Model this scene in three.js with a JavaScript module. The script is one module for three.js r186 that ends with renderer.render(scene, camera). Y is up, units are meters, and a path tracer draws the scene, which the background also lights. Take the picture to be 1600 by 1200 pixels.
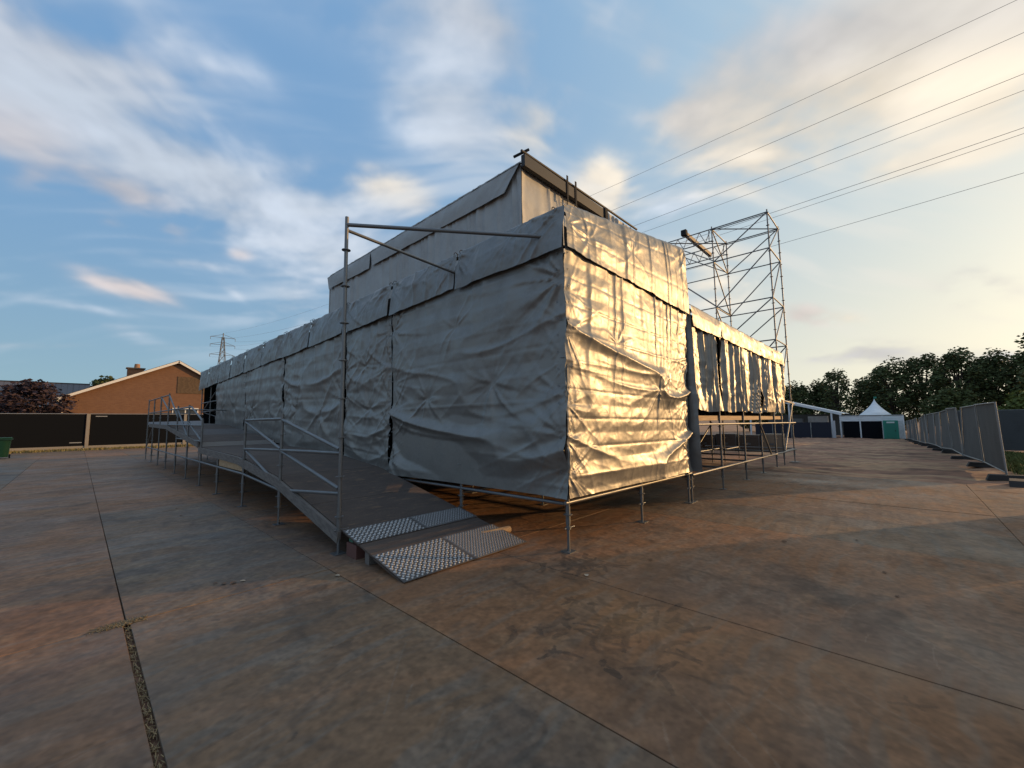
import * as THREE from 'three';
import { mergeGeometries, mergeVertices } from 'three/addons/utils/BufferGeometryUtils.js';
import { RoundedBoxGeometry } from 'three/addons/geometries/RoundedBoxGeometry.js';

// ------------------------------------------------------------------ camera, sky, sun, exposure
const scene = new THREE.Scene();
const camera = new THREE.PerspectiveCamera(86.35, 4 / 3, 0.05, 3000);
camera.position.set(-4.3229, 1.6298, 3.1456);
camera.rotation.order = 'YXZ';
camera.rotation.set(0.09166, -0.81259, -0.01148);
const renderer = new THREE.WebGLRenderer({ antialias: true });
renderer.toneMapping = THREE.LinearToneMapping;
renderer.toneMappingExposure = 1.1;
renderer.shadowMap.enabled = true;

const SUN_EL = 9.6 * Math.PI / 180;
const SUN = new THREE.Vector3(0.843 * Math.cos(SUN_EL), Math.sin(SUN_EL), 0.539 * Math.cos(SUN_EL)).normalize();
const sun = new THREE.DirectionalLight(new THREE.Color().setRGB(1.0, 0.58, 0.23), 3.3);
sun.position.copy(SUN).multiplyScalar(120); sun.castShadow = true; sun.shadow.radius = 1.6;
sun.shadow.mapSize.set(4096, 4096);
Object.assign(sun.shadow.camera, { left: -60, right: 60, top: 40, bottom: -30, near: 1, far: 300 });
scene.add(sun, sun.target);

// ------------------------------------------------------------------ noise
function rng(seed) { let a = seed >>> 0; return () => { a = (a + 0x6D2B79F5) >>> 0; let t = a; t = Math.imul(t ^ (t >>> 15), t | 1); t ^= t + Math.imul(t ^ (t >>> 7), t | 61); return ((t ^ (t >>> 14)) >>> 0) / 4294967296; }; }
const TAB = new Float32Array(65536); { const r = rng(77); for (let i = 0; i < 65536; i++) TAB[i] = r(); }
const hsh = (x, y) => TAB[((x * 1597 + y * 51749) ^ (x << 7) ^ (y << 3)) & 65535];
function vn(x, y) {
  const xi = Math.floor(x), yi = Math.floor(y); let fx = x - xi, fy = y - yi;
  fx = fx * fx * fx * (fx * (fx * 6 - 15) + 10); fy = fy * fy * fy * (fy * (fy * 6 - 15) + 10);
  const a = hsh(xi, yi), b = hsh(xi + 1, yi), c = hsh(xi, yi + 1), d = hsh(xi + 1, yi + 1);
  return a + (b - a) * fx + (c - a) * fy + (a - b - c + d) * fx * fy;
}
function fbm(x, y, o = 5) { let s = 0, a = 0.5, n = 0; for (let i = 0; i < o; i++) { s += a * vn(x, y); n += a; a *= 0.5; const t = x * 1.62 - y * 1.21; y = x * 1.21 + y * 1.62 + 7.3; x = t + 3.1; } return s / n; }
const ridge = (x, y) => 1 - Math.abs(2 * vn(x, y) - 1);
const sst = (a, b, x) => { x = Math.min(1, Math.max(0, (x - a) / (b - a))); return x * x * (3 - 2 * x); };
const mix = (a, b, t) => a + (b - a) * t;
const mix3 = (a, b, t) => [mix(a[0], b[0], t), mix(a[1], b[1], t), mix(a[2], b[2], t)];

// ------------------------------------------------------------------ sky: evening air with broken high cloud
const CLOUDS = [ // azimuth, elevation (degrees), half widths (tangent units), turn (degrees), density, tone
  [-2.0,28.8,0.236,0.083,-11,0.75,0], [9.1,25.9,0.315,0.071,-19,0.70,0], [20.7,25.2,0.192,0.100,-10,0.60,0], [-5.7,24.9,0.066,0.046,-1,0.75,3], [-4.8,32.8,0.176,0.053,8,0.50,2], [4.3,37.2,0.062,0.040,-29,0.50,0], [31.9,45.6,0.237,0.058,2,0.50,0], [9.6,37.7,0.102,0.037,-9,0.35,0], [39.4,41.4,0.133,0.133,-26,0.80,0], [37.5,37.0,0.117,0.054,-13,0.60,0], [49.9,37.2,0.055,0.058,-57,0.70,1], [43.3,46.4,0.150,0.051,-22,0.50,2], [29.5,29.8,0.092,0.034,-9,0.80,1], [32.2,27.5,0.084,0.040,6,0.40,0], [60.3,30.6,0.050,0.062,43,1.00,1], [58.4,28.3,0.055,0.040,-6,0.70,1], [66.6,41.4,0.033,0.042,-62,0.55,0], [65.4,36.6,0.035,0.013,-3,0.40,0], [56.6,41.6,0.031,0.095,-15,0.30,0], [75.0,34.2,0.108,0.069,-3,0.90,1], [72.0,34.9,0.057,0.044,-16,0.80,2], [79.6,37.5,0.139,0.097,-3,0.75,2], [82.5,31.9,0.129,0.079,-0,0.90,1], [89.6,32.6,0.112,0.082,-5,0.85,1], [95.8,31.2,0.096,0.083,-14,0.90,1], [96.9,34.0,0.097,0.042,-24,0.90,2], [91.1,36.6,0.103,0.045,-21,0.70,2], [98.6,27.2,0.047,0.046,-4,0.80,1], [87.2,36.8,0.076,0.044,-28,0.70,2], [95.9,24.0,0.066,0.024,-10,0.75,1], [91.4,24.2,0.044,0.019,-11,0.50,1], [78.9,28.4,0.077,0.036,-1,0.55,1], [82.6,11.7,0.043,0.021,-15,0.95,3], [86.2,10.8,0.037,0.012,-16,0.50,1], [88.6,6.8,0.077,0.021,-7,0.70,2], [84.3,6.5,0.047,0.012,-6,0.45,2], [96.1,12.3,0.050,0.041,-0,0.50,2], [96.7,5.2,0.049,0.015,-7,0.50,2], [74.6,16.9,0.091,0.068,2,0.55,1], [72.6,20.3,0.049,0.026,-10,0.50,1], [1.7,23.1,0.063,0.026,-6,0.95,3], [2.9,14.0,0.065,0.019,-10,0.95,3], [1.1,19.9,0.033,0.014,5,0.60,3], [5.7,20.5,0.027,0.019,4,0.55,3], [12.2,19.5,0.019,0.011,6,0.60,3], [-4.3,22.1,0.016,0.028,-37,0.50,3], [7.8,17.6,0.112,0.011,3,0.50,0], [-1.6,11.5,0.101,0.009,-3,0.35,0], [3.0,9.5,0.063,0.018,-22,0.40,0], [18.1,14.7,0.055,0.061,-4,0.50,0], [11.7,15.3,0.033,0.012,-39,0.30,0], [-1.4,7.6,0.168,0.006,7,0.20,2], [25.6,19.9,0.080,0.085,-25,0.25,0], [66.0,45.2,0.108,0.045,-15,0.45,0], [69.0,26.1,0.082,0.053,10,0.45,0]];
{
  const W = 2048, H = 1024, data = new Float32Array(W * H * 4), D2R = Math.PI / 180;
  const cl = CLOUDS.map(([az, el, ra, rb, rot, den, tone]) => {
    const a = az * D2R, e = el * D2R;
    const c = [Math.sin(a) * Math.cos(e), Math.sin(e), -Math.cos(a) * Math.cos(e)];
    const ex = [Math.cos(a), 0, Math.sin(a)], up = [-Math.sin(a) * Math.sin(e), Math.cos(e), Math.cos(a) * Math.sin(e)];
    const cr = Math.cos(rot * D2R), sr = Math.sin(rot * D2R);
    return { c, t1: ex.map((v, i) => (v * cr + up[i] * sr) / ra), t2: ex.map((v, i) => (-v * sr + up[i] * cr) / rb), den, tone };
  });
  const TONE = [[0.55, 0.61, 0.70], [0.86, 0.76, 0.62], [0.52, 0.52, 0.55], [0.66, 0.58, 0.56]];
  for (let j = 0; j < H; j++) {
    const el = ((j + 0.5) / H - 0.5) * Math.PI, y = Math.sin(el), ce = Math.cos(el);
    for (let i = 0; i < W; i++) {
      const ph = ((i + 0.5) / W - 0.5) * 2 * Math.PI, x = Math.cos(ph) * ce, z = Math.sin(ph) * ce;
      const k = 4 * (j * W + i);
      const ca = (x * 0.843 + z * 0.539) / Math.max(ce, 1e-4), w = Math.pow((1 + ca) / 2, 3);
      const e = Math.max(0, el / D2R);
      const hor = mix3([0.29, 0.44, 0.49], [1.08, 0.95, 0.68], w), zen = mix3([0.165, 0.32, 0.55], [0.40, 0.57, 0.70], w);
      const t = 1 - Math.exp(-Math.pow(e / mix(13, 27, w), 1.25));
      let c = mix3(hor, zen, t);
      if (el > 0) {
        const cs = x * SUN.x + y * SUN.y + z * SUN.z, ang = Math.acos(Math.min(1, cs)) / D2R;
        const g = 0.9 * Math.exp(-ang * ang / 260);
        c = [c[0] + g, c[1] + g * 0.74, c[2] + g * 0.4];
        const pu = x / (y + 0.22), pv = z / (y + 0.22);
        const wx = vn(pu * 2.1 + 9, pv * 2.1), wy = vn(pu * 2.1, pv * 2.1 + 31);
        const n = fbm(pu * 4.6 + wx * 1.7, pv * 4.6 + wy * 1.7, 6);
        const st = fbm((pu * 0.8 + pv * 0.6) * 2.2 + wx, (pv * 0.8 - pu * 0.6) * 9 + wy * 2, 5);
        let sum = 0, ws = 0, col = [0, 0, 0];
        for (const b of cl) {
          const dc = x * b.c[0] + y * b.c[1] + z * b.c[2]; if (dc < 0.3) continue;
          const qx = x / dc - b.c[0], qy = y / dc - b.c[1], qz = z / dc - b.c[2];
          const u = qx * b.t1[0] + qy * b.t1[1] + qz * b.t1[2], v = qx * b.t2[0] + qy * b.t2[1] + qz * b.t2[2], r2 = u * u + v * v;
          if (r2 > 5) continue;
          const f = Math.exp(-r2 * 1.1) * b.den; sum = sum + f - sum * f * 0.6; ws += f;
          for (let q = 0; q < 3; q++) col[q] += f * TONE[b.tone][q];
        }
        const az = Math.atan2(x, -z) / D2R, out = sst(54, 70, Math.abs(((az - 46.6 + 540) % 360) - 180)) + sst(44, 60, e);
        if (out > 0) { const f = Math.min(1, out) * 0.75 * fbm(pu * 0.9 + 4, pv * 0.9, 3); const tc = mix3(TONE[0], TONE[1], w); sum += f; ws += f; for (let q = 0; q < 3; q++) col[q] += f * tc[q]; }
        const fine = fbm(pu * 12 + wx * 4, pv * 12 + wy * 4, 5);
        const v = sum * 1.15 + (n - 0.5) * 1.25 * sst(0, 0.6, sum + 0.1) + (st - 0.5) * 0.9 * (0.25 + sst(0, 0.5, sum)) + (fine - 0.5) * 0.8 * sst(0.05, 0.4, sum);
        let a = Math.pow(sst(0.0, 1.3, v), 0.9) * 0.88;
        if (ws > 1e-3 && a > 0) {
          const tone = col.map((q) => q / ws), br = 0.80 + 0.30 * sst(0.25, 0.8, n) + 0.22 * (fine - 0.5);
          c = mix3(c, tone.map((q, m) => q * br * (1 + 0.12 * w * [1, .8, .5][m])), a);
        }
        const wisp = sst(0.40, 0.85, st) * 0.40 * sst(2, 14, e); c = mix3(c, mix3([0.6, 0.68, 0.78], [0.85, 0.78, 0.66], w), wisp);
      } else c = mix3(c, [0.16, 0.13, 0.10], sst(0, 6, -el / D2R));
      data[k] = c[0]; data[k + 1] = c[1]; data[k + 2] = c[2]; data[k + 3] = 1;
    }
  }
  const sky = new THREE.DataTexture(data, W, H, THREE.RGBAFormat, THREE.FloatType);
  sky.mapping = THREE.EquirectangularReflectionMapping; sky.magFilter = sky.minFilter = THREE.LinearFilter; sky.wrapS = THREE.RepeatWrapping; sky.needsUpdate = true;
  scene.background = sky; scene.environment = sky;
}

// ------------------------------------------------------------------ scene helpers
const used = {};
function numbered(n) { const k = used[n] = (used[n] ?? -1) + 1; return k ? `${n}_${String(k).padStart(3, '0')}` : n; }
function tag(o, label, category, group) { o.userData.label = label; o.userData.category = category; if (group) o.userData.group = group; return o; }
function shade(o) { o.traverse((m) => { if (m.isMesh) m.castShadow = m.receiveShadow = true; }); return o; }
function thing(name, label, category, [x, y, z] = [0, 0, 0], group) {
  const o = new THREE.Group(); o.name = numbered(name); o.position.set(x, y, z); scene.add(o); return tag(o, label, category, group);
}
function structure(o, name) { o.name = numbered(name); o.userData.kind = 'structure'; scene.add(o); return o; }
// a mesh given in world coordinates, put under a thing (things are not turned unless said)
function part(parent, name, geo, mat, pos) { const m = new THREE.Mesh(geo, mat); m.name = name; if (pos) m.position.set(...pos); if (parent.isGroup || parent.isMesh) m.position.sub(parent.userData.at ?? parent.position); parent.add(m); return m; }
function solo(name, geo, mat, label, category, group, pos) { const m = new THREE.Mesh(geo, mat); m.name = numbered(name); if (pos) m.position.set(...pos); scene.add(m); return tag(m, label, category, group); }
const V = (x, y, z) => new THREE.Vector3(x, y, z);
const UNIT = new THREE.CylinderGeometry(1, 1, 1, 10), Y = V(0, 1, 0);
function tube(parent, name, a, b, r, mat) {
  const A = V(...a), B = V(...b), d = B.clone().sub(A), m = new THREE.Mesh(UNIT, mat);
  m.name = name; m.scale.set(r, d.length(), r); m.quaternion.setFromUnitVectors(Y, d.clone().normalize());
  m.position.copy(A).add(B).multiplyScalar(0.5).sub(parent.position); parent.add(m); return m;
}
const boxCache = {};
function boxG(w, h, d, r = 0) { const k = [w, h, d, r].map((v) => v.toFixed(3)).join(); return boxCache[k] ??= r ? new RoundedBoxGeometry(w, h, d, 2, r) : new THREE.BoxGeometry(w, h, d); }
function box(parent, name, [x0, x1], [y0, y1], [z0, z1], mat, r = 0) { return part(parent, name, boxG(Math.abs(x1 - x0), Math.abs(y1 - y0), Math.abs(z1 - z0), r), mat, [(x0 + x1) / 2, (y0 + y1) / 2, (z0 + z1) / 2]); }
function beam(parent, name, a, b, w, h, mat) { // rectangular bar between two points, h measured upwards
  const A = V(...a), B = V(...b), d = B.clone().sub(A), m = new THREE.Mesh(boxG(w, h, 1), mat); m.name = name; m.scale.z = d.length();
  m.position.copy(A).add(B).multiplyScalar(0.5).sub(parent.position); m.quaternion.setFromRotationMatrix(new THREE.Matrix4().lookAt(A, B, Y)); parent.add(m); return m;
}
function tex(w, h, fn, srgb, rx = 1, ry = 1) {
  const d = new Uint8Array(w * h * 4);
  for (let j = 0; j < h; j++) for (let i = 0; i < w; i++) { const c = fn(i / w, j / h), k = 4 * (j * w + i); for (let q = 0; q < 3; q++) d[k + q] = Math.max(0, Math.min(255, 255 * (srgb ? Math.pow(Math.max(c[q], 0), 1 / 2.2) : c[q]))); d[k + 3] = 255; }
  const t = new THREE.DataTexture(d, w, h); t.wrapS = t.wrapT = THREE.RepeatWrapping; t.magFilter = THREE.LinearFilter; t.minFilter = THREE.LinearMipmapLinearFilter; t.generateMipmaps = true;
  if (srgb) t.colorSpace = THREE.SRGBColorSpace; t.repeat.set(rx, ry); t.needsUpdate = true; return t;
}
const rgb = (r, g, b) => new THREE.Color().setRGB(r, g, b);
const std = (c, roughness = 0.8, metalness = 0, more = {}) => new THREE.MeshStandardMaterial({ color: rgb(...c), roughness, metalness, ...more });
// tiling noise for textures on the unit square
const tn = (u, v, f, o = 4, s = 0) => { const su = sst(0.88, 1, u), sv = sst(0.88, 1, v); let a = fbm(u * f + s, v * f, o); if (su > 0) a = mix(a, fbm((u - 1) * f + s, v * f, o), su); if (sv > 0) { let c = fbm(u * f + s, (v - 1) * f, o); if (su > 0) c = mix(c, fbm((u - 1) * f + s, (v - 1) * f, o), su); a = mix(a, c, sv); } return a; };

// ------------------------------------------------------------------ materials
const steelGrain = tex(256, 256, (u, v) => { const n = tn(u, v, 9, 5); const k = 0.72 + 0.4 * n; return [k, k, k]; }, true);
const steelRough = tex(256, 256, (u, v) => { const n = tn(u, v, 14, 4, 5); return [0, 0.35 + 0.4 * n, 0.75]; });
const GALV = std([0.18, 0.183, 0.187], 0.85, 0.6, { map: steelGrain, roughnessMap: steelRough });
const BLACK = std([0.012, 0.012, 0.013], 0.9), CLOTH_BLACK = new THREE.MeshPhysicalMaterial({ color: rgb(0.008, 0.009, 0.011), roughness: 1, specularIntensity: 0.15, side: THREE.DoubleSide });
const woodTex = (a, b, seed) => tex(256, 512, (u, v) => { const g = tn(u, v, 5, 4, seed), l = 0.5 + 0.5 * Math.sin((u * 22 + g * 9) * 2), f = vn(u * 120, v * 6 + seed); return mix3(a, b, 0.55 * l + 0.25 * g + 0.3 * f - 0.1); }, true);
const TIMBER = std([1, 1, 1], 0.75, 0, { map: woodTex([0.30, 0.19, 0.10], [0.52, 0.36, 0.20], 3) });
const OLD_TIMBER = std([1, 1, 1], 0.85, 0, { map: woodTex([0.10, 0.085, 0.075], [0.20, 0.175, 0.155], 8) });

// ------------------------------------------------------------------ ground: dirt sheet falling gently beyond the plates
const slope = (x) => -0.017 * Math.min(70, Math.max(0, x - 10.5));
function dirtY(x, z) {
  const m = sst(9.8, 12.5, x) * (1 - sst(75, 110, x));
  const rut = 0.16 * (fbm(x * 0.25, z * 1.1, 4) - 0.5) + 0.16 * (fbm(x * 0.12 + 5, z * 0.3, 3) - 0.5) + 0.07 * (vn(x * 2.3, z * 2.3) - 0.5);
  return -0.032 + slope(x) + m * (rut + 0.05 + 0.12 * sst(13, 18, x) * (1 - sst(30, 55, x)));
}
{
  const axis = (dense0, dense1, step) => { const a = []; for (let v = dense0; v <= dense1; v += step) a.push(v); let s = step; for (let v = dense1 + step; v < 900; v += s) { a.push(v); s *= 1.35; } s = step; for (let v = dense0 - step; v > -900; v -= s) { a.unshift(v); s *= 1.35; } return a; };
  const xs = axis(9, 64, 0.3), zs = axis(-14, 16, 0.3), p = [], uv = [], ix = [];
  for (const z of zs) for (const x of xs) { p.push(x, dirtY(x, z), z); uv.push(x / 14, z / 14); }
  const n = xs.length;
  for (let j = 0; j < zs.length - 1; j++) for (let i = 0; i < n - 1; i++) { const a = j * n + i; ix.push(a, a + n, a + 1, a + 1, a + n, a + n + 1); }
  const g = new THREE.BufferGeometry(); g.setAttribute('position', new THREE.Float32BufferAttribute(p, 3)); g.setAttribute('uv', new THREE.Float32BufferAttribute(uv, 2)); g.setIndex(ix); g.computeVertexNormals();
  const map = tex(1024, 1024, (u, v) => {
    const n1 = tn(u, v, 5, 5), n2 = tn(u, v, 26, 4, 3), n3 = tn(u, v, 90, 2, 9), s = tn(u, v * 0.35, 16, 4, 21);
    let c = mix3([0.11, 0.050, 0.030], [0.33, 0.17, 0.098], sst(0.25, 0.75, 0.5 * n1 + 0.5 * n2));
    c = mix3(c, [0.44, 0.29, 0.155], sst(0.52, 0.72, s) * 0.5); const k = 0.72 + 0.56 * n3; return c.map((q) => q * k);
  }, true);
  const bump = tex(512, 512, (u, v) => { const k = 0.6 * tn(u, v, 40, 4) + 0.4 * tn(u, v, 120, 2, 4); return [k, k, k]; });
  const m = new THREE.Mesh(g, std([1, 1, 1], 0.95, 0, { map, bumpMap: bump, bumpScale: 0.03 })); structure(m, 'dirt_ground');
}

// ------------------------------------------------------------------ steel road plates laid over the site
const MARK = new Float32Array(1024 * 1024), SCR = new Float32Array(1024 * 1024); // boot and tyre scuffs, scratches: one cell per centimetre
{
  const r = rng(404), line = (A, x, z, ang, len, wid, k, curve) => { const n = Math.ceil(len / 0.006); for (let i = 0; i <= n; i++) { const f = i / n, a = ang + curve * (f - 0.5), px = x + Math.cos(a) * len * (f - 0.5), pz = z + Math.sin(a) * len * (f - 0.5), w = wid * (0.4 + 0.6 * Math.sin(Math.PI * f)); for (let q = -w; q <= w; q += 0.005) { const ix = Math.floor(((px - Math.sin(a) * q) / 10 + 9) % 1 * 1024), iz = Math.floor(((pz + Math.cos(a) * q) / 10 + 9) % 1 * 1024), c = iz * 1024 + ix; A[c] = Math.min(1, Math.max(A[c], k * (0.45 + 0.55 * vn(px * 40, pz * 40 + q * 90)))); } } };
  for (let i = 0; i < 150; i++) { const t = r(), cx = i < 60 ? -0.35 : -1.35, cz = i < 60 ? 0.35 : 1.35, s = i < 60 ? 0.45 : 0.75; line(MARK, cx + s * (r() + r() - 1), cz + s * (r() + r() - 1), r() * 3.14, 0.06 + 0.26 * t, 0.008 + 0.022 * r(), 0.35 + 0.55 * r(), (r() - 0.5) * 1.2); }
  for (let i = 0; i < 90; i++) line(MARK, r() * 10, r() * 10, r() * 6.28, 0.05 + 0.2 * r(), 0.006 + 0.014 * r(), 0.2 + 0.4 * r(), (r() - 0.5) * 1.2);
  for (let i = 0; i < 420; i++) line(SCR, r() * 10, r() * 10, -0.5 + (r() + r() - 1) * 0.8, 0.15 + 0.9 * r() * r(), 0.002 + 0.004 * r(), 0.25 + 0.5 * r(), (r() - 0.5) * 0.5);
}
const plateMap = tex(2048, 2048, (u, v) => { // square of worn plate: rust dust over grey, scuffs
  const x = u * 10, z = v * 10; // repeats after ten metres
  const a = tn(u, v, 4, 5), b = tn(u, v, 12, 4, 11), f = tn(u, v, 260, 2, 5);
  const st = tn(u, v, 16, 3, 2), w = fbm(x * 2 + 2 * a, z * 11 + 3 * b, 4);
  let c = mix3([0.165, 0.108, 0.074], [0.225, 0.122, 0.063], sst(0.32, 0.58, 0.5 * a + 0.5 * b));
  c = mix3(c, [0.19, 0.145, 0.108], sst(0.45, 0.75, w) * 0.55);
  c = mix3(c, [0.045, 0.038, 0.034], sst(0.54, 0.72, tn(u, v, 7, 5, 31)) * sst(0.42, 0.6, st) * 0.35);
  const sc = fbm(x * 2.2 + 6 * b, z * 0.9 + 4 * a, 4), sc2 = ridge(x * 3.1 + 3 * a, z * 1.3 + 5 * b);
  c = mix3(c, [0.030, 0.026, 0.024], sst(0.5, 0.7, sc) * sst(0.6, 0.92, sc2) * 0.35);
  c = mix3(c, [0.25, 0.155, 0.088], sst(0.60, 0.78, tn(u, v, 34, 5, 41)) * 0.55);
  const mi = Math.floor(v * 1024) * 1024 + Math.floor(u * 1024); c = mix3(c, [0.030, 0.026, 0.024], MARK[mi] * 0.8); c = mix3(c, [0.26, 0.20, 0.15], SCR[mi] * 0.5);
  const k = (0.70 + 0.60 * f) * (0.80 + 0.4 * tn(u, v, 70, 4, 51)); return c.map((q) => q * k);
}, true);
const plateRough = tex(1024, 1024, (u, v) => { const r = 0.40 + 0.50 * tn(u, v, 9, 5, 17) + 0.18 * (tn(u, v * 3, 20, 3, 3) - 0.5); return [0, r, 0]; });
const plateBump = tex(1024, 1024, (u, v) => { const x = u * 10, z = v * 10; const k = 0.40 * tn(u, v, 16, 3, 2) + 0.42 * fbm(x * 1.8 + 3 * tn(u, v, 5, 3), z * 8 + 2 * tn(u, v, 9, 3, 8), 4) + 0.18 * tn(u, v, 140, 2, 4); return [k, k, k]; });
const PLATE = [[1, 1, 1], [0.92, 0.90, 0.90], [1.08, 0.98, 0.90], [0.80, 0.90, 0.98], [1.0, 0.92, 0.84]].map((c) => new THREE.MeshPhysicalMaterial({ color: rgb(...c), roughness: 1, specularIntensity: 0.6, map: plateMap, roughnessMap: plateRough, bumpMap: plateBump, bumpScale: 0.022 }));
{
  const floor = new THREE.Group(); structure(floor, 'plate_pavement');
  const r = rng(5), xs = [-14, -12.33, -10.65, -8.98, -7.3, -5.63, -3.955, -2.289, -0.606, 2.74, 4.4, 6.07, 7.74, 9.4, 10.5];
  xs.forEach((x0, i) => {
    if (i === xs.length - 1) return; const x1 = xs[i + 1];
    const zs = x0 < -0.7 ? [-37.6, -32.4, -26.25, -20.1, -13.95, -7.8, -1.65, 4.15, 10.3] : i % 2 ? [-34, -28, -21.9, -15.7, -9.6, -3.5, 4.15, 10.3] : [-36, -30.8, -24.7, -18.5, -12.4, -6.3, -0.9, 4.15, 10.3];
    for (let j = 0; j < zs.length - 1; j++) {
      const gl = x0 === -3.955 && zs[j] === -1.65 ? 0.022 : 0.004, gr = x1 === -3.955 && zs[j] === -1.65 ? 0.022 : 0.004, gz = 0.004;
      const w = x1 - x0 - gl - gr, d = zs[j + 1] - zs[j] - 2 * gz, g = new RoundedBoxGeometry(w, 0.026, d, 1, 0.004), uv = g.attributes.uv, po = g.attributes.position;
      const cx = x0 + gl + w / 2, cz = zs[j] + gz + d / 2; for (let q = 0; q < uv.count; q++) uv.setXY(q, (cx + po.getX(q)) / 10, (cz + po.getZ(q)) / 10);
      const grey = x0 === -3.955 && zs[j] === -7.8, m = new THREE.Mesh(g, PLATE[grey ? 3 : Math.floor(r() * 5)]);
      m.name = 'road_plate'; m.position.set(cx, -0.013 + (r() - 0.5) * 0.004, cz); m.rotation.set((r() - 0.5) * 0.0012, 0, (r() - 0.5) * 0.002); floor.add(m);
    }
  });
}

// ------------------------------------------------------------------ tarpaulin sheets
const tarpTex = tex(512, 512, (u, v) => { const n = tn(u, v, 8, 5), f = tn(u, v, 70, 2, 4); const k = 0.80 + 0.24 * n + 0.12 * f; return [k, k, k * 1.01]; }, true);
const tarpRough = tex(512, 512, (u, v) => [0, 0.72 + 0.5 * (tn(u, v, 10, 5, 9) - 0.3), 1]);
const tarpBump = tex(512, 512, (u, v) => { const k = 0.5 * tn(u, v, 30, 4) + 0.5 * Math.max(ridge(u * 18, v * 18), ridge(u * 18 + 7, v * 31)); return [k, k, k]; });
const tarpM = (c, rough, metal, bump = 0.003, coat = 0) => new THREE.MeshPhysicalMaterial({ color: rgb(...c), roughness: rough, metalness: metal, clearcoat: coat, clearcoatRoughness: 0.34, map: tarpTex, roughnessMap: tarpRough, bumpMap: tarpBump, bumpScale: bump, side: THREE.DoubleSide });
const SILVER = tarpM([0.225, 0.218, 0.203], 0.60, 0.50, 0.002, 0.10), SILVER_FLAP = tarpM([0.210, 0.207, 0.198], 0.60, 0.50, 0.002, 0.10), PALE = tarpM([0.36, 0.362, 0.352], 0.75, 0.15, 0.002);
const edgeTape = std([0.16, 0.165, 0.175], 0.6, 0.2, { side: THREE.DoubleSide });
function field(seed, W, H, o) {
  const r = rng(seed), sx = r() * 90, sy = r() * 90, stars = (o.stars ?? []).map(([u, v, a, n, L]) => [u * W, v * H, a * 0.6, n ?? 5, L ?? 0.7, r() * 6.28]);
  const tie = (o.tie ?? 0.028) * 0.36;
  for (const side of ['l', 'r', 't', 'b']) for (const q of o[side] ?? []) stars.push([side === 'l' ? 0 : side === 'r' ? W : q * W, side === 't' ? H : side === 'b' ? 0 : q * H, tie * (0.3 + r() * 1.3), 6 + Math.floor(r() * 5), 0.35 + r() * 0.9, r() * 6.28]);
  const sp = o.fold ?? 0.37, ph = r(), cr = o.crinkle ?? 1, dr = o.drape ?? 0.02, bil = o.billow ?? 0.03, drL = o.drapeLen ?? 0.9;
  const sgn = Array.from({ length: 40 }, () => (r() < 0.5 ? -1 : 1) * (0.4 + r()));
  return (s, t) => {
    let d = bil * Math.sin(Math.PI * s / W) * Math.sin(Math.PI * Math.min(1, t / H)) + (o.belly ?? 0) * Math.exp(-Math.pow((t - 0.12 * H) / (0.22 * H), 2)) * Math.sin(Math.PI * s / W);
    for (const [a, b, am, n, L, p0] of stars) {
      const x = s - a, y = t - b, q = Math.sqrt(x * x + y * y); if (q > L * 4) continue;
      const e = Math.exp(-q / L), cx = x / (q + 1e-4), cy = y / (q + 1e-4), m = 0.28 * n + 0.3, k = ridge(cx * m + p0 * 9 + 0.5 * q, cy * m + p0 * 5), k2 = ridge(cx * m * 2.2 + p0 * 3, cy * m * 2.2 + 0.8 * q + p0);
      d += am * e * (1.25 * k * k * k * k * sst(0, 0.15, q) + 0.35 * k2 * k2 * sst(0.05, 0.3, q) - 0.5) - am * 0.45 * Math.exp(-q / 0.10);
    }
    const wob = 0.03 * (vn(s * 0.9 + sx, t * 0.5) - 0.5), tt = (t + wob) / sp + ph, kf = Math.floor(tt + 0.5), df = (tt - kf) * sp;
    d += 0.0055 * (o.foldAmp ?? 1) * sgn[(kf + 20) % 40] * Math.exp(-Math.abs(df) / 0.016) + 0.006 * (o.foldAmp ?? 1) * Math.abs(Math.cos(Math.PI * (tt))) * (0.5 + vn(s * 0.7 + sx, kf * 3.3));
    const warp = 1.4 * vn(s * 0.8 + sy, t * 0.7 + sx);
    const dd = ridge(s * (o.drapeF ?? 3.2) + warp, t * 0.35 + sy) ; d += dr * (dd * dd - 0.4) * (o.drapeAll ?? 0.12 + 0.88 * Math.exp(-(H - t) / drL));
    if (o.sag) { const uu = s / W, tb = t - 0.30 * 4 * uu * (1 - uu) * -1 + 0.10 * vn(s * 0.6 + sx, t), g = ridge(tb * 1.45 + sy, s * 0.22 + sx), g2 = ridge(tb * 3.1 + sx, s * 0.4 + sy); d += o.sag * (g * g * g * g * 1.2 - 0.3 + 0.30 * (g2 * g2 * g2 - 0.4)) * (1 - 0.85 * sst(0.45 * H, 0.8 * H, t)); }
    const c1 = ridge(s * 1.7 + t * 0.9 + sx, t * 2.3 - s * 0.6 + sy), c2 = ridge(s * 4.1 - t * 2.2 + sy, t * 4.6 + s * 1.3 + sx), c3 = ridge(s * 9.7 + t * 4 + sx, t * 10.5 - s * 3 + sy);
    d += cr * 0.7 * (0.0075 * (c1 * c1 - 0.4) + 0.0052 * (c2 * c2 - 0.4) + 0.0026 * (c3 - 0.5));
    return Math.max(d, -0.035) ;
  };
}
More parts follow.
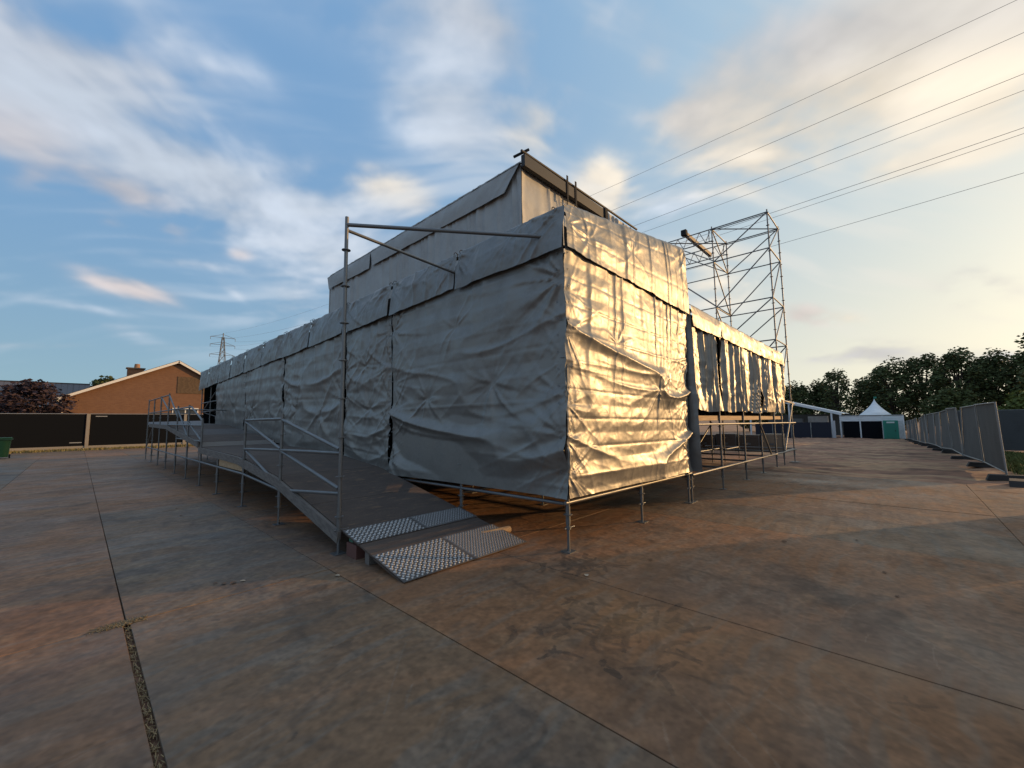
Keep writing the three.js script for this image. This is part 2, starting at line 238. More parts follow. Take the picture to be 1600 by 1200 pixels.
// corner points: A bottom start, B bottom end, C top start, D top end; n is the outward direction
function sheetGeo(A, B, Cc, D, n, cell, seed, o = {}) {
  A = V(...A); B = V(...B); Cc = V(...Cc); D = V(...D); n = V(...n);
  const W = (A.distanceTo(B) + Cc.distanceTo(D)) / 2, H = (A.distanceTo(Cc) + B.distanceTo(D)) / 2, nu = Math.max(8, Math.round(W / cell)), nv = Math.max(6, Math.round(H / cell));
  const f = field(seed, W, H, o), r = rng(seed + 99), s0 = r() * 50, p = [], uv = [], ix = [], P = V(0, 0, 0), Q = V(0, 0, 0);
  for (let j = 0; j <= nv; j++) for (let i = 0; i <= nu; i++) {
    const u = i / nu, v = j / nv;
    P.lerpVectors(A, B, u); Q.lerpVectors(Cc, D, u); P.lerp(Q, v);
    const s = u * W, t = v * H;
    let d = f(s, t) * (o.pinTop === false ? 1 : 0.35 + 0.65 * sst(0, 0.1, 1 - v));
    if (o.hem) P.y += (1 - v) ** 3 * o.hem * (fbm(s * 1.6 + s0, 3, 3) - 0.5) * 2;
    if (o.sideWave) { const k = o.sideWave * (vn(t * 2.1 + s0, 5) - 0.5) * (u * u * u); P.addScaledVector(B.clone().sub(A).normalize(), k); }
    if (o.fall) d += o.fall * (1 - v);
    if (o.over && v > 0.93) { const k = (v - 0.93) / 0.07; d -= o.over * k * k; }
    P.addScaledVector(n, d + (o.off ?? 0)); p.push(P.x, P.y, P.z); uv.push(s / 2.2 + s0, t / 2.2);
  }
  for (let j = 0; j < nv; j++) for (let i = 0; i < nu; i++) { const a = j * (nu + 1) + i; ix.push(a, a + 1, a + nu + 1, a + 1, a + nu + 2, a + nu + 1); }
  const g = new THREE.BufferGeometry(); g.setAttribute('position', new THREE.Float32BufferAttribute(p, 3)); g.setAttribute('uv', new THREE.Float32BufferAttribute(uv, 2)); g.setIndex(ix); g.computeVertexNormals(); return g;
}
const TOPY = (z) => 4.47 + 0.004 * z;               // top of the long side
const L = [-1, 0, 0], R = [0, 0, 1];
// long shaded side: lower sheets (z from, z to, bottom heights)
const longSheets = [
  [0, -4.17, 0.66, 0.63, 'wide grey tarpaulin sheet on the shaded side, next to the sunlit corner', 11, { stars: [[0.33, 0.44, 0.06, 5, 0.7], [0.72, 0.40, 0.05, 6, 0.7], [0.52, 0.72, 0.03, 4, 0.5]], l: [0.1, 0.22, 0.36, 0.5, 0.64, 0.8], r: [0.08, 0.2, 0.34, 0.5, 0.63, 0.8, 0.9], belly: -0.10, drape: 0.03, billow: 0.05, tie: 0.085, crinkle: 0.6, sag: 0.11, foldAmp: 1.4 }, 0.024],
  [-4.2, -6.27, 0.63, 0.80, 'narrow wrinkled grey tarpaulin sheet behind the tall scaffold pole', 12, { stars: [[0.4, 0.35, 0.06, 5, 0.6], [0.5, 0.62, 0.05, 5, 0.5]], l: [0.1, 0.25, 0.4, 0.6, 0.8], r: [0.15, 0.3, 0.45, 0.6, 0.75], drape: 0.05, billow: 0.04, crinkle: 1.2, tie: 0.11, hem: 0.03, foldAmp: 1.6, sag: 0.05 }, 0.026],
  [-6.3, -10.47, 0.80, 1.02, 'grey tarpaulin sheet with star creases behind the near ramp railing', 13, { stars: [[0.3, 0.3, 0.09, 4, 0.7], [0.72, 0.33, 0.08, 5, 0.6]], l: [0.2, 0.4, 0.6, 0.8], r: [0.2, 0.4, 0.62, 0.8], drape: 0.06, drapeLen: 1.3, billow: 0.04, crinkle: 1.1, hem: 0.03, tie: 0.11, foldAmp: 1.8, sag: 0.06 }, 0.036],
  [-10.5, -14.67, 1.02, 1.35, 'grey tarpaulin sheet beside the riser of the ramp landing', 14, { stars: [[0.3, 0.32, 0.09, 4, 0.7], [0.75, 0.3, 0.08, 5, 0.6]], l: [0.2, 0.4, 0.6, 0.8], r: [0.2, 0.4, 0.62, 0.8], drape: 0.06, drapeLen: 1.3, billow: 0.05, crinkle: 1.2, hem: 0.04, foldAmp: 1.8, tie: 0.08 }, 0.05],
  [-14.7, -19.4, 1.35, 1.62, 'last grey tarpaulin sheet of the shaded side, beside the dark opening', 15, { stars: [[0.3, 0.32, 0.1, 4, 0.7], [0.75, 0.3, 0.09, 5, 0.6]], l: [0.2, 0.4, 0.6, 0.8], r: [0.2, 0.4, 0.62, 0.8], drape: 0.06, drapeLen: 1.3, billow: 0.06, crinkle: 1.3, hem: 0.05, tie: 0.08, sideWave: 0.3, foldAmp: 1.5 }, 0.06]];
for (const [z0, z1, y0, y1, label, seed, o, cell] of longSheets) {
  const c0 = z0 === 0 ? 0.075 : -0.03;
  const t = thing('tarpaulin_sheet', label, 'tarpaulin', [0, y0, z0], 'lower tarpaulin sheets of the shaded side');
  part(t, 'sheet', sheetGeo([-0.075, y0, z0 + c0], [-0.075, y1, z1], [-0.075, 4.2 + 0.004 * z0, z0 + c0], [-0.075, 4.2 + 0.004 * z1, z1], L, cell, seed, o), SILVER);
  for (const [ze, yb] of [[z0 - 0.012, y0], [z1 + 0.012, y1]]) { const n = Math.round((3.95 - yb) / 0.22); const gs = []; for (let i = 0; i < n; i++) { const g = new THREE.TorusGeometry(0.014, 0.004, 5, 10); g.rotateY(Math.PI / 2); g.translate(-0.115, yb + 0.1 + i * 0.22, ze); gs.push(g); } part(t, 'eyelet_row', mergeGeometries(gs), GALV).userData.kind = 'stuff'; }
}
// valance flaps over the top tube of the long side, one per scaffold bay
const LOOP = new THREE.TorusGeometry(0.04, 0.006, 5, 14);
const ORD = ['first', 'second', 'third', 'fourth', 'fifth', 'sixth', 'seventh', 'eighth', 'ninth', 'tenth', 'eleventh'];
for (let k = 0; k < 11; k++) {
  const z0 = -2.1 * k - 0.025, z1 = -2.1 * (k + 1) + 0.025, c0 = k ? 0 : 0.14, drop = (z) => 3.87 + 0.02 * z, T = (z) => TOPY(z) + 0.03;
  const t = thing('tarpaulin_valance', `${ORD[k]} short grey tarpaulin flap along the shaded top edge, counted from the sunlit corner`, 'tarpaulin', [0, drop(z0), z0], 'top flaps of the shaded side');
  part(t, 'sheet', sheetGeo([-0.145, drop(z0) + 0.02 * (k % 2), z0 + c0], [-0.145, drop(z1) - 0.01, z1], [-0.11, T(z0), z0 + c0], [-0.11, T(z1), z1], L, k < 3 ? 0.022 : 0.045, 40 + k, { stars: [[0.45 + 0.1 * Math.sin(k * 3), 0.62, 0.022, 7, 0.5]], l: [0.75, 0.95], r: [0.75, 0.95], t: [0.02, 0.3, 0.7, 0.98], drape: 0.05, drapeLen: 0.4, crinkle: 1.0, fold: 0.5, billow: 0.04, hem: 0.02, over: 0.09, tie: 0.07, fall: 0.02 }), SILVER_FLAP);
  for (const zz of [z0 - 0.05, z1 + 0.05]) part(t, 'tie_loop', LOOP, BLACK, [-0.06, T(zz) - 0.02, zz]);
}
// sunlit end: corner bay
{
  const a = thing('tarpaulin_sheet', 'large sunlit golden silver tarpaulin sheet on the corner bay', 'tarpaulin', [0, 0.66, 0]);
  part(a, 'sheet', sheetGeo([-0.07, 0.665, 0.08], [4.08, 0.615, 0.08], [-0.07, 4.2, 0.08], [4.08, 4.15, 0.08], R, 0.017, 21, { stars: [[0.62, 0.43, 0.05, 4, 0.9], [0.3, 0.60, 0.03, 4, 0.7]], l: [0.08, 0.2, 0.33, 0.47, 0.6, 0.75], r: [0.1, 0.22, 0.4, 0.52, 0.64, 0.8], drape: 0.045, drapeF: 5.5, drapeLen: 1.2, crinkle: 1.3, foldAmp: 1.8, billow: 0.06, tie: 0.06, sideWave: 0.22, sag: 0.085 }), SILVER);
  const gs = []; for (let i = 0; i < 15; i++) { const g = new THREE.TorusGeometry(0.014, 0.004, 5, 10); g.translate(-0.04, 0.75 + i * 0.22, 0.115); gs.push(g); } part(a, 'eyelet_row', mergeGeometries(gs), GALV).userData.kind = 'stuff';
  const b = thing('tarpaulin_valance', 'large sunlit top flap rising away from the corner above the golden sheet', 'tarpaulin', [0, 3.9, 0]);
  part(b, 'sheet', sheetGeo([-0.09, 3.88, 0.14], [4.12, 3.76, 0.14], [-0.09, 4.53, 0.11], [4.17, 5.23, 0.10], R, 0.018, 22, { stars: [[0.42, 0.5, 0.022, 5, 0.7], [0.12, 0.4, 0.03, 4, 0.5]], l: [0.5, 0.9], r: [0.3, 0.6, 0.95], t: [0.02, 0.3, 0.5, 0.7, 0.85, 0.98], drape: 0.04, drapeF: 6.5, drapeLen: 0.9, crinkle: 0.95, fold: 0.45, billow: 0.04, hem: 0.02, over: 0.06, tie: 0.045, fall: 0.02 }), SILVER);
  const c = thing('tarpaulin_strip', 'narrow shaded grey tarpaulin strip hanging at the far edge of the golden sheet', 'tarpaulin', [4.16, 0.6, 0.1]);
  part(c, 'sheet', sheetGeo([4.16, 0.60, 0.24], [4.16, 0.60, -0.05], [4.16, 3.85, 0.16], [4.16, 3.85, -0.05], L, 0.03, 23, { drape: 0.02, crinkle: 1, l: [0.2, 0.5, 0.8], sideWave: 0.1 }), SILVER_FLAP);
}
// sunlit end: the four bays beyond the corner
const endX = [4.32, 6.16, 8.22, 10.05, 11.75, 13.45];
for (let k = 0; k < 5; k++) {
  const x0 = endX[k] + 0.03, x1 = endX[k + 1] - 0.03;
  const t = thing('tarpaulin_sheet', `${ORD[k]} brown-gold draped tarpaulin beyond the corner bay, above the timber beam`, 'tarpaulin', [x0, 1.85, 0], 'draped sheets of the sunlit end');
  part(t, 'sheet', sheetGeo([x0, 1.84, 0.07], [x1, 1.82, 0.07], [x0 - 0.02, 3.8, 0.07], [x1 + 0.02, 3.8, 0.07], R, 0.03, 60 + k, { stars: [[0.5, 0.25, 0.05, 5, 0.5]], l: [0.3, 0.6, 0.9], r: [0.3, 0.6, 0.9], drape: 0.11, drapeF: 4.6, drapeAll: 0.9, crinkle: 1.2, foldAmp: 0.4, hem: 0.05, billow: 0.03 }), SILVER);
  const f = thing('tarpaulin_valance', `${ORD[k]} small sunlit top flap beyond the corner bay`, 'tarpaulin', [x0, 3.6, 0], 'top flaps of the sunlit end');
  part(f, 'sheet', sheetGeo([x0 - 0.03, 3.58, 0.13], [x1 + 0.03, 3.56, 0.13], [x0 - 0.03, 4.06, 0.10], [x1 + 0.03, 4.06, 0.10], R, 0.03, 70 + k, { t: [0.05, 0.5, 0.95], drape: 0.03, crinkle: 1.2, hem: 0.04, over: 0.06, billow: 0.03, fall: 0.02 }), SILVER);
}

// ------------------------------------------------------------------ scaffold kit
const postCache = {};
function postGeo(len, jack = true, first = 0.45) { // round post with rosettes every half metre, on a screw jack
  const key = `${len.toFixed(2)}${jack}${first}`; if (postCache[key]) return postCache[key];
  const gs = [], cyl = (r, h, y, s = 10) => { const g = new THREE.CylinderGeometry(r, r, h, s); g.translate(0, y + h / 2, 0); gs.push(g); };
  let y0 = 0;
  if (jack) { const b = new THREE.BoxGeometry(0.15, 0.008, 0.15); b.translate(0, 0.006, 0); gs.push(b); cyl(0.018, 0.4, 0.01); cyl(0.035, 0.035, 0.27, 8); const h = new THREE.CylinderGeometry(0.008, 0.008, 0.2, 6); h.rotateZ(Math.PI / 2); h.translate(0.03, 0.288, 0); gs.push(h); y0 = 0.305; cyl(0.029, 0.22, y0 + 0.03, 10); }
  cyl(0.0242, len - y0, y0);
  for (let y = first; y < len - 0.02; y += 0.5) { cyl(0.058, 0.009, y, 10); cyl(0.031, 0.03, y - 0.01, 8); }
  return postCache[key] = mergeGeometries(gs);
}
const post = (parent, x, z, y0, y1, mat = GALV, jack = true) => part(parent, 'post', postGeo(y1 - y0, jack), mat, [x, y0, z]);

// ------------------------------------------------------------------ the stage scaffold under the sheets
{
  const s = thing('stage_scaffold', 'tube scaffold carrying the stage, its legs showing under the tarpaulins', 'scaffold', [6, 0, -8]);
  const end = [0, 2.01, 4.03, 4.19, 6.16, 8.17, 10.02, 11.9];
  for (const x of end) post(s, x, 0, 0, x > 4.1 ? 3.95 : 4.4);
  for (let k = 1; k <= 11; k++) post(s, 0, -2.1 * k, 0, 4.35 - 0.01 * k);
  for (let k = 1; k <= 6; k++) for (const x of [2.06, 4.1, 6.16, 8.2, 10.1, 12.1]) post(s, x, -2.1 * k, 0, 1.6, GALV);
  // ledgers of the visible ends
  tube(s, 'ledger', [-0.05, 0.60, 0.0], [4.2, 0.56, 0.0], 0.024, GALV);
  tube(s, 'ledger', [4.15, 0.53, 0.04], [15.15, 0.42, 0.04], 0.026, GALV);
  tube(s, 'ledger', [4.2, 1.53, 0.04], [15.4, 1.46, 0.04], 0.026, GALV);
  tube(s, 'ledger', [0, 0.58, -0.05], [0, 0.56, -4.2], 0.024, GALV); tube(s, 'ledger', [0, 0.56, -4.2], [0, 0.56, -23], 0.024, GALV);
  tube(s, 'ledger', [0, 4.44, 0], [0, 4.36, -23.1], 0.026, GALV); tube(s, 'ledger', [0, 4.44, 0], [4.19, 5.16, 0], 0.026, GALV); tube(s, 'ledger', [4.2, 3.98, 0], [13.4, 3.98, 0], 0.026, GALV);
  post(s, 4.19, -0.02, 3.9, 5.25, GALV, false);
  for (const y of [2.3, 2.75]) tube(s, 'ledger', [0, y, -19.2], [0, y, -23.1], 0.024, GALV);
  tube(s, 'diagonal_brace', [0, 3.3, -19.6], [0, 2.3, -22.8], 0.024, GALV); tube(s, 'diagonal_brace', [0, 2.3, -22.9], [0.9, 1.8, -21], 0.024, GALV);
  for (const x of [2.06, 4.1, 6.16, 8.2, 10.1, 12.1]) { tube(s, 'ledger', [x, 0.5, 0], [x, 0.5, -12.6], 0.024, GALV); tube(s, 'diagonal_brace', [x, 0.5, -2.1], [x, 1.5, -4.2], 0.024, GALV); }
  for (const k of [1, 2, 3, 4]) { tube(s, 'ledger', [0, 0.5, -2.1 * k], [13, 0.5, -2.1 * k], 0.024, GALV); tube(s, 'ledger', [0, 1.45, -2.1 * k], [13, 1.45, -2.1 * k], 0.024, GALV); for (let q = 0; q < 5; q++) tube(s, 'diagonal_brace', [2.06 * q + 2, 0.5, -2.1 * k], [2.06 * q + 4, 1.5, -2.1 * k], 0.022, GALV); }
  tube(s, 'diagonal_brace', [9.6, 1.55, 0.06], [10.9, 0.5, 0.06], 0.024, GALV);
  box(s, 'deck_beam', [4.22, 13.45], [1.60, 1.715], [-0.09, -0.02], TIMBER, 0.006);
  box(s, 'stage_deck', [0.12, 13.4], [1.60, 1.69], [-23, -0.12], BLACK);
  box(s, 'stage_deck', [13.42, 19.4], [1.60, 1.69], [-23, -4.3], BLACK); for (const x of [15.3, 17.3, 19.2]) for (const z of [-4.4, -6.5, -8.6]) post(s, x, z, -0.1, 1.6);
  box(s, 'added_dark_drape', [0.3, 13.3], [1.72, 3.95], [-0.32, -0.28], CLOTH_BLACK);  // black cloth above the beam, added full height to keep the inside dark
  box(s, 'added_dark_drape', [1.0, 1.04], [1.72, 4.25], [-23, -18.2], CLOTH_BLACK); box(s, 'added_dark_drape', [0.1, 1.04], [1.72, 4.25], [-23.2, -23.16], CLOTH_BLACK);  // black backdrops added inside so the opening reads dark
  box(s, 'added_dark_skirt', [0.2, 13.3], [0.05, 1.6], [-10.7, -10.66], CLOTH_BLACK); box(s, 'added_dark_drape', [0.16, 0.2], [0.8, 3.92], [-18.1, -0.36], CLOTH_BLACK);  // skirt and backdrop added to darken the understage and the sheet gaps
  box(s, 'added_cover_sheet', [0.03, 13.3], [3.93, 3.96], [-23, -0.1], CLOTH_BLACK);  // unseen flat sheet added over the stage to block light
}
// transport cases standing on the dirt past the stage end
[[20.2, -4.95], [20.4, -3.9], [20.6, -2.85], [20.9, -1.85]].forEach(([x, z], i) => {
  const y = -0.2, h = 0.98 + 0.05 * (i % 2), t = thing('transport_case', ['brown wheeled case deepest in the row seen under the deck', 'second brown wheeled case from the lighter end case', 'brown wheeled case next to the lighter end case', 'lighter tan end case of the row seen under the deck'][i], 'case', [x, y, z], 'cases past the stage end');
  const m = std(i === 3 ? [0.24, 0.17, 0.11] : [0.085, 0.055, 0.038], 0.6);
  box(t, 'body', [x - 0.35, x + 0.35], [y + 0.12, y + h - 0.19], [z - 0.48, z + 0.48], m, 0.01); box(t, 'lid', [x - 0.35, x + 0.35], [y + h - 0.185, y + h], [z - 0.48, z + 0.48], m, 0.01);
  for (const a of [-1, 1]) for (const b of [-1, 1]) { box(t, 'corner_edge', [x + a * 0.35 - 0.014, x + a * 0.35 + 0.014], [y + 0.12, y + h], [z + b * 0.48 - 0.014, z + b * 0.48 + 0.014], GALV); part(t, 'castor', new THREE.CylinderGeometry(0.06, 0.06, 0.04, 12).rotateX(Math.PI / 2), BLACK, [x + a * 0.25, y + 0.06, z + b * 0.36]); }
  box(t, 'handle', [x - 0.365, x - 0.352], [y + 0.45, y + 0.56], [z - 0.1, z + 0.1], GALV);
});

// ------------------------------------------------------------------ tall enclosure above the stage
{
  const e = thing('roof_enclosure', 'tall pale grey sheeted block rising above the stage', 'enclosure', [2.1, 4.0, -2.6]);
  const x0 = 2.1, z0 = -2.59, z1 = -12.65, xe = 10.5, top = 7.5;
  part(e, 'wall_sheet', sheetGeo([x0, 3.9, z0], [x0, 3.9, z1], [x0, top - 0.1, z0], [x0, top - 0.1, z1], L, 0.05, 81, { drape: 0.06, drapeF: 6.5, drapeAll: 1, crinkle: 0.3, foldAmp: 0, billow: 0.02 }), PALE);
  part(e, 'wall_sheet', sheetGeo([x0, 3.9, z0], [xe, 3.9, z0], [x0, top - 0.1, z0], [xe, top - 0.1, z0], R, 0.05, 82, { drape: 0.06, drapeF: 4.5, drapeAll: 0.9, crinkle: 1.1, foldAmp: 0, billow: 0.03, stars: [[0.2, 0.85, 0.04, 7, 0.6]] }), PALE);
  box(e, 'wall_sheet', [xe, xe + 0.04], [3.9, top - 0.12], [z1, z0], PALE); box(e, 'wall_sheet', [x0, xe], [3.9, top - 0.12], [z1 - 0.04, z1], PALE);
  // roof skin and hanging fascia of the long side
  part(e, 'roof_sheet', sheetGeo([x0 - 0.10, top - 0.22, z0 + 0.05], [x0 - 0.10, top - 0.22, z1 - 0.05], [x0 + 0.25, top + 0.02, z0 + 0.05], [x0 + 0.25, top + 0.02, z1 - 0.05], [-0.66, 0.75, 0], 0.07, 83, { drape: 0.02, crinkle: 0.4, foldAmp: 0, billow: 0.0, pinTop: false }), PALE);
  part(e, 'roof_sheet', sheetGeo([x0 + 0.25, top + 0.02, z0 + 0.05], [x0 + 0.25, top + 0.02, z1 - 0.05], [xe, top + 0.05, z0 + 0.05], [xe, top + 0.05, z1 - 0.05], [0, 1, 0], 0.3, 84, { drape: 0.01, crinkle: 0.3, foldAmp: 0, billow: 0.02 }), PALE);
  part(e, 'fascia_sheet', sheetGeo([x0 - 0.08, top - 0.70, z0 - 0.45], [x0 - 0.08, top - 0.70, z1 + 3.5], [x0 - 0.09, top - 0.22, z0 + 0.02], [x0 - 0.09, top - 0.22, z1 + 3.4], L, 0.06, 85, { drape: 0.015, crinkle: 0.5, foldAmp: 0, billow: 0.03, hem: 0.01 }), PALE);
  part(e, 'fascia_sheet', sheetGeo([x0 - 0.08, top - 0.74, z1 + 3.3], [x0 - 0.08, top - 0.70, z1 + 0.1], [x0 - 0.09, top - 0.22, z1 + 3.4], [x0 - 0.09, top - 0.22, z1 - 0.04], L, 0.06, 86, { drape: 0.015, crinkle: 0.5, foldAmp: 0, billow: 0.03, hem: 0.02 }), PALE);
  // dark roof truss along the sunlit top edge
  const dark = std([0.016, 0.016, 0.017], 0.6);
  box(e, 'truss_beam', [x0 - 0.05, 5.45], [top - 0.30, top - 0.02], [z0 + 0.05, z0 + 0.16], dark, 0.01);
  tube(e, 'truss_chord', [x0 - 0.1, top + 0.04, z0 + 0.11], [7.4, top + 0.10, z0 + 0.11], 0.03, dark);
  box(e, 'truss_end', [5.36, 5.50], [top - 0.42, top + 0.02], [z0 + 0.03, z0 + 0.20], BLACK, 0.01);
  for (const x of [3.62, 3.98]) { box(e, 'strap', [x - 0.03, x + 0.03], [top - 0.5, top + 0.16], [z0 + 0.165, z0 + 0.18], BLACK); }
  tube(e, 'hoist_chain', [3.64, top - 0.45, z0 + 0.14], [3.64, 4.3, z0 + 0.14], 0.01, BLACK); tube(e, 'hoist_chain', [3.95, top - 0.45, z0 + 0.14], [3.95, 4.3, z0 + 0.14], 0.007, BLACK);
  part(e, 'gathered_sheet', sheetGeo([5.5, top - 0.6, z0 + 0.1], [7.6, top - 0.6, z0 + 0.1], [5.5, top + 0.02, z0 + 0.08], [7.6, top + 0.06, z0 + 0.08], R, 0.025, 87, { drape: 0.09, drapeF: 7, drapeAll: 1, crinkle: 0.3, foldAmp: 0, billow: 0.01 }), PALE);
  tube(e, 'corner_tube', [x0 - 0.12, top - 0.02, z0 - 0.1], [x0 + 0.12, top + 0.16, z0 + 0.14], 0.03, BLACK);
}

// ------------------------------------------------------------------ access ramp along the shaded side
const deckY = (z) => { const P = [[0.0, 0.0], [-0.64, 0.012], [-2.0, 0.27], [-4.6, 0.76], [-7, 0.97], [-11.1, 1.03], [-11.12, 1.16], [-17.5, 1.66], [-23.2, 1.74]]; for (let i = 1; i < P.length; i++) if (z >= P[i][0]) { const [a, ya] = P[i - 1], [b, yb] = P[i]; return ya + (yb - ya) * (z - a) / (b - a); } return 1.74; };
{
  const r = thing('access_ramp', 'long plywood access ramp on scaffold tube beside the shaded tarpaulins', 'ramp', [-1, 0, -12]);
  const ply = [0, 1, 2].map((k) => { const m = tex(512, 512, (u, v) => { const a = tn(u, v, 6, 5, k * 7), f = tn(u, v, 80, 2, k), s = sst(0.62, 0.82, tn(u * 0.4, v, 24, 4, 13 + k)); let c = mix3([0.060, 0.042, 0.034], [0.105, 0.074, 0.056], a); c = mix3(c, [0.22, 0.135, 0.075], s * 0.5); const q = 0.8 + 0.4 * f; return c.map((w) => w * q); }, true); return std([1, 1, 1], 0.85, 0, { map: m }); });
  const greyPly = std([0.12, 0.105, 0.098], 0.85, 0, { map: steelGrain });
  const XL = -1.95, XR = -0.1;
  const slab = (name, za, zb, mat, dx0 = XL, dx1 = XR, lift = 0, th = 0.022) => { const a = [(dx0 + dx1) / 2, deckY(za - 1e-4) - th / 2 + lift, za], b = [(dx0 + dx1) / 2, deckY(zb + 1e-4) - th / 2 + lift, zb]; return beam(r, name, a, b, Math.abs(dx1 - dx0), th, mat); };
  const cuts = [-1.28, -1.62, -2.02, -3.1, -4.6, -5.8, -7.0, -9.05, -11.09];
  for (let i = 0; i < cuts.length - 1; i++) slab('deck_panel', cuts[i] - 0.004, cuts[i + 1] + 0.004, ply[i % 3]);
  const up = [-11.13, -13.2, -15.3, -17.4, -19.5, -21.6, -23.1]; for (let i = 0; i < up.length - 1; i++) slab('deck_panel', up[i] - 0.004, up[i + 1] + 0.004, i % 2 ? greyPly : ply[i % 3]);
  slab('toe_flap', -0.66, -1.28, ply[1], XL, XR, -0.012);
  box(r, 'riser_board', [XL, XR], [0.99, 1.155], [-11.12, -11.095], std([0.34, 0.33, 0.33], 0.6, 0.2));
  // checker plate: two pairs of sheets with raised studs
  const studs = std([0.62, 0.60, 0.58], 0.45, 0.8), studsDull = std([0.36, 0.35, 0.345], 0.6, 0.7);
  const alu = std([0.17, 0.16, 0.155], 0.85, 0.6, { map: steelGrain, roughnessMap: steelRough }), aluDull = std([0.24, 0.23, 0.225], 0.95, 0.6, { map: steelGrain, roughnessMap: steelRough });
  const stud = new THREE.SphereGeometry(1, 6, 4, 0, Math.PI * 2, 0, Math.PI / 2);
  const XM = -0.98;
  for (const [za, zb] of [[-0.63, -1.30], [-1.63, -2.06]]) for (const [xa, xb, mat, big] of [[XL - 0.01, XM - 0.0006, alu, 1], [XM + 0.0006, XR + 0.02, aluDull, 0.7]]) {
    const ya = deckY(za), yb = deckY(zb), len = Math.hypot(za - zb, yb - ya), gs = [], tilt = Math.atan2(yb - ya, za - zb), at = [(xa + xb) / 2, (ya + yb) / 2 + 0.006, (za + zb) / 2], st = big === 1 ? 0.062 : 0.045;
    let row = 0; for (let b = -len / 2 + 0.03; b < len / 2 - 0.02; b += st * 0.62) { row++; for (let a = -(xb - xa) / 2 + 0.03 + (row % 2) * st / 2; a < (xb - xa) / 2 - 0.02; a += st) { const g = stud.clone(); g.scale(0.023 * big, 0.006, 0.013 * big); g.rotateY((row % 2 ? 1 : -1) * 0.8); g.translate(a, 0.0025, b); gs.push(g); } }
    const pl = part(r, 'checker_plate', new THREE.BoxGeometry(xb - xa, 0.005, len), mat, at); pl.rotation.x = tilt;
    const m = new THREE.Mesh(mergeGeometries(gs), big === 1 ? studs : studsDull); m.name = 'stud_pattern'; m.userData.kind = 'stuff'; pl.add(m);
  }
  // timbers under the low end
  box(r, 'packing_block', [XL + 0.02, XL + 0.3], [0.0, 0.13], [-1.52, -1.42], OLD_TIMBER, 0.004); box(r, 'packing_block', [XL + 0.05, XL + 0.2], [0.0, 0.22], [-2.0, -1.9], std([0.05, 0.16, 0.11], 0.6), 0.004); box(r, 'packing_block', [XL + 0.01, XL + 0.3], [0, 0.16], [-1.98, -1.72], std([0.12, 0.05, 0.04], 0.7), 0.004);
  tube(r, 'round_timber', [-0.42, 0.075, -1.16], [0.07, 0.075, -1.10], 0.05, TIMBER);
  const side = (za, zb) => beam(r, 'side_beam', [XL - 0.035, deckY(za) - 0.085, za], [XL - 0.035, deckY(zb) - 0.085, zb], 0.045, 0.15, OLD_TIMBER);
  side(-2.1, -4.6); side(-4.6, -7); side(-7, -11.05); side(-11.15, -17.5); side(-17.5, -23);
  beam(r, 'side_beam', [XR + 0.02, deckY(-2.1) - 0.1, -2.1], [XR + 0.02, deckY(-4.6) - 0.1, -4.6], 0.045, 0.14, OLD_TIMBER);
  for (let z = -3; z > -23; z -= 1.05) box(r, 'joist', [XL, XR], [deckY(z) - 0.13, deckY(z) - 0.03], [z - 0.03, z + 0.03], OLD_TIMBER);
  // scaffold posts and rails on the open side
  const XP = -1.98;
  post(r, XP, -2.12, 0, 4.42); post(r, XP, -4.37, 0, 1.80); post(r, XP, -6.56, 0, 1.80); post(r, XP, -8.78, 0, 0.80); post(r, XP, -10.81, 0, 1.82);
  const far = [[-12.9, 2.26], [-15.0, 2.3], [-17.2, 2.86], [-19.4, 2.86], [-21.6, 2.86], [-23.8, 2.92]]; for (const [z, h] of far) post(r, XP, z, 0, h);
  for (const z of [-4.2, -6.4, -8.6, -10.8]) post(r, 0.75 - 0.9, z, 0, deckY(z) - 0.12, GALV);
  const T = (a, b, name = 'ledger') => tube(r, name, [XP, a[1], a[0]], [XP, b[1], b[0]], 0.024, GALV);
  T([-2.12, 0.74], [-4.37, 0.55]); T([-2.12, 1.25], [-4.37, 1.20]); T([-4.37, 1.72], [-6.56, 1.72]); T([-4.37, 1.20], [-6.56, 1.14]); T([-4.37, 0.55], [-6.56, 0.64]); T([-6.56, 0.64], [-10.81, 0.63]); T([-10.81, 0.63], [-23.8, 0.60]);
  T([-4.34, 1.70], [-2.16, 1.30], 'diagonal_brace'); T([-4.34, 1.18], [-2.16, 0.80], 'diagonal_brace'); T([-6.52, 1.68], [-4.42, 1.22], 'diagonal_brace'); T([-6.4, 1.10], [-4.42, 0.62], 'diagonal_brace');
  T([-10.81, 1.19], [-15.0, 1.19]); T([-12.5, 2.19], [-23.8, 2.24]); T([-17.2, 2.80], [-23.8, 2.84]);
  T([-12.5, 2.18], [-10.85, 1.76], 'diagonal_brace'); T([-15.0, 2.16], [-13.0, 1.30], 'diagonal_brace'); T([-12.8, 1.70], [-10.9, 1.22], 'diagonal_brace'); T([-17.2, 2.78], [-14.9, 1.9], 'diagonal_brace'); T([-19.3, 2.78], [-17.3, 2.25], 'diagonal_brace'); T([-23.8, 0.6], [-21.6, 1.6], 'diagonal_brace');
  for (const z of [-23.8, -17.2]) tube(r, 'ledger', [XP, 2.24, z], [0, 2.24, z], 0.024, GALV);
  beam(r, 'kick_board', [XP + 0.03, 1.68, -10.9], [XP + 0.03, 1.74, -23.8], 0.03, 0.15, std([0.30, 0.31, 0.33], 0.6, 0.3));
  tube(r, 'ledger', [XP, 1.62, -10.8], [XP, 1.66, -17], 0.024, GALV);
  beam(r, 'toe_board', [XP + 0.03, 0.765, -6.72], [XP + 0.03, 0.755, -8.74], 0.03, 0.17, TIMBER);
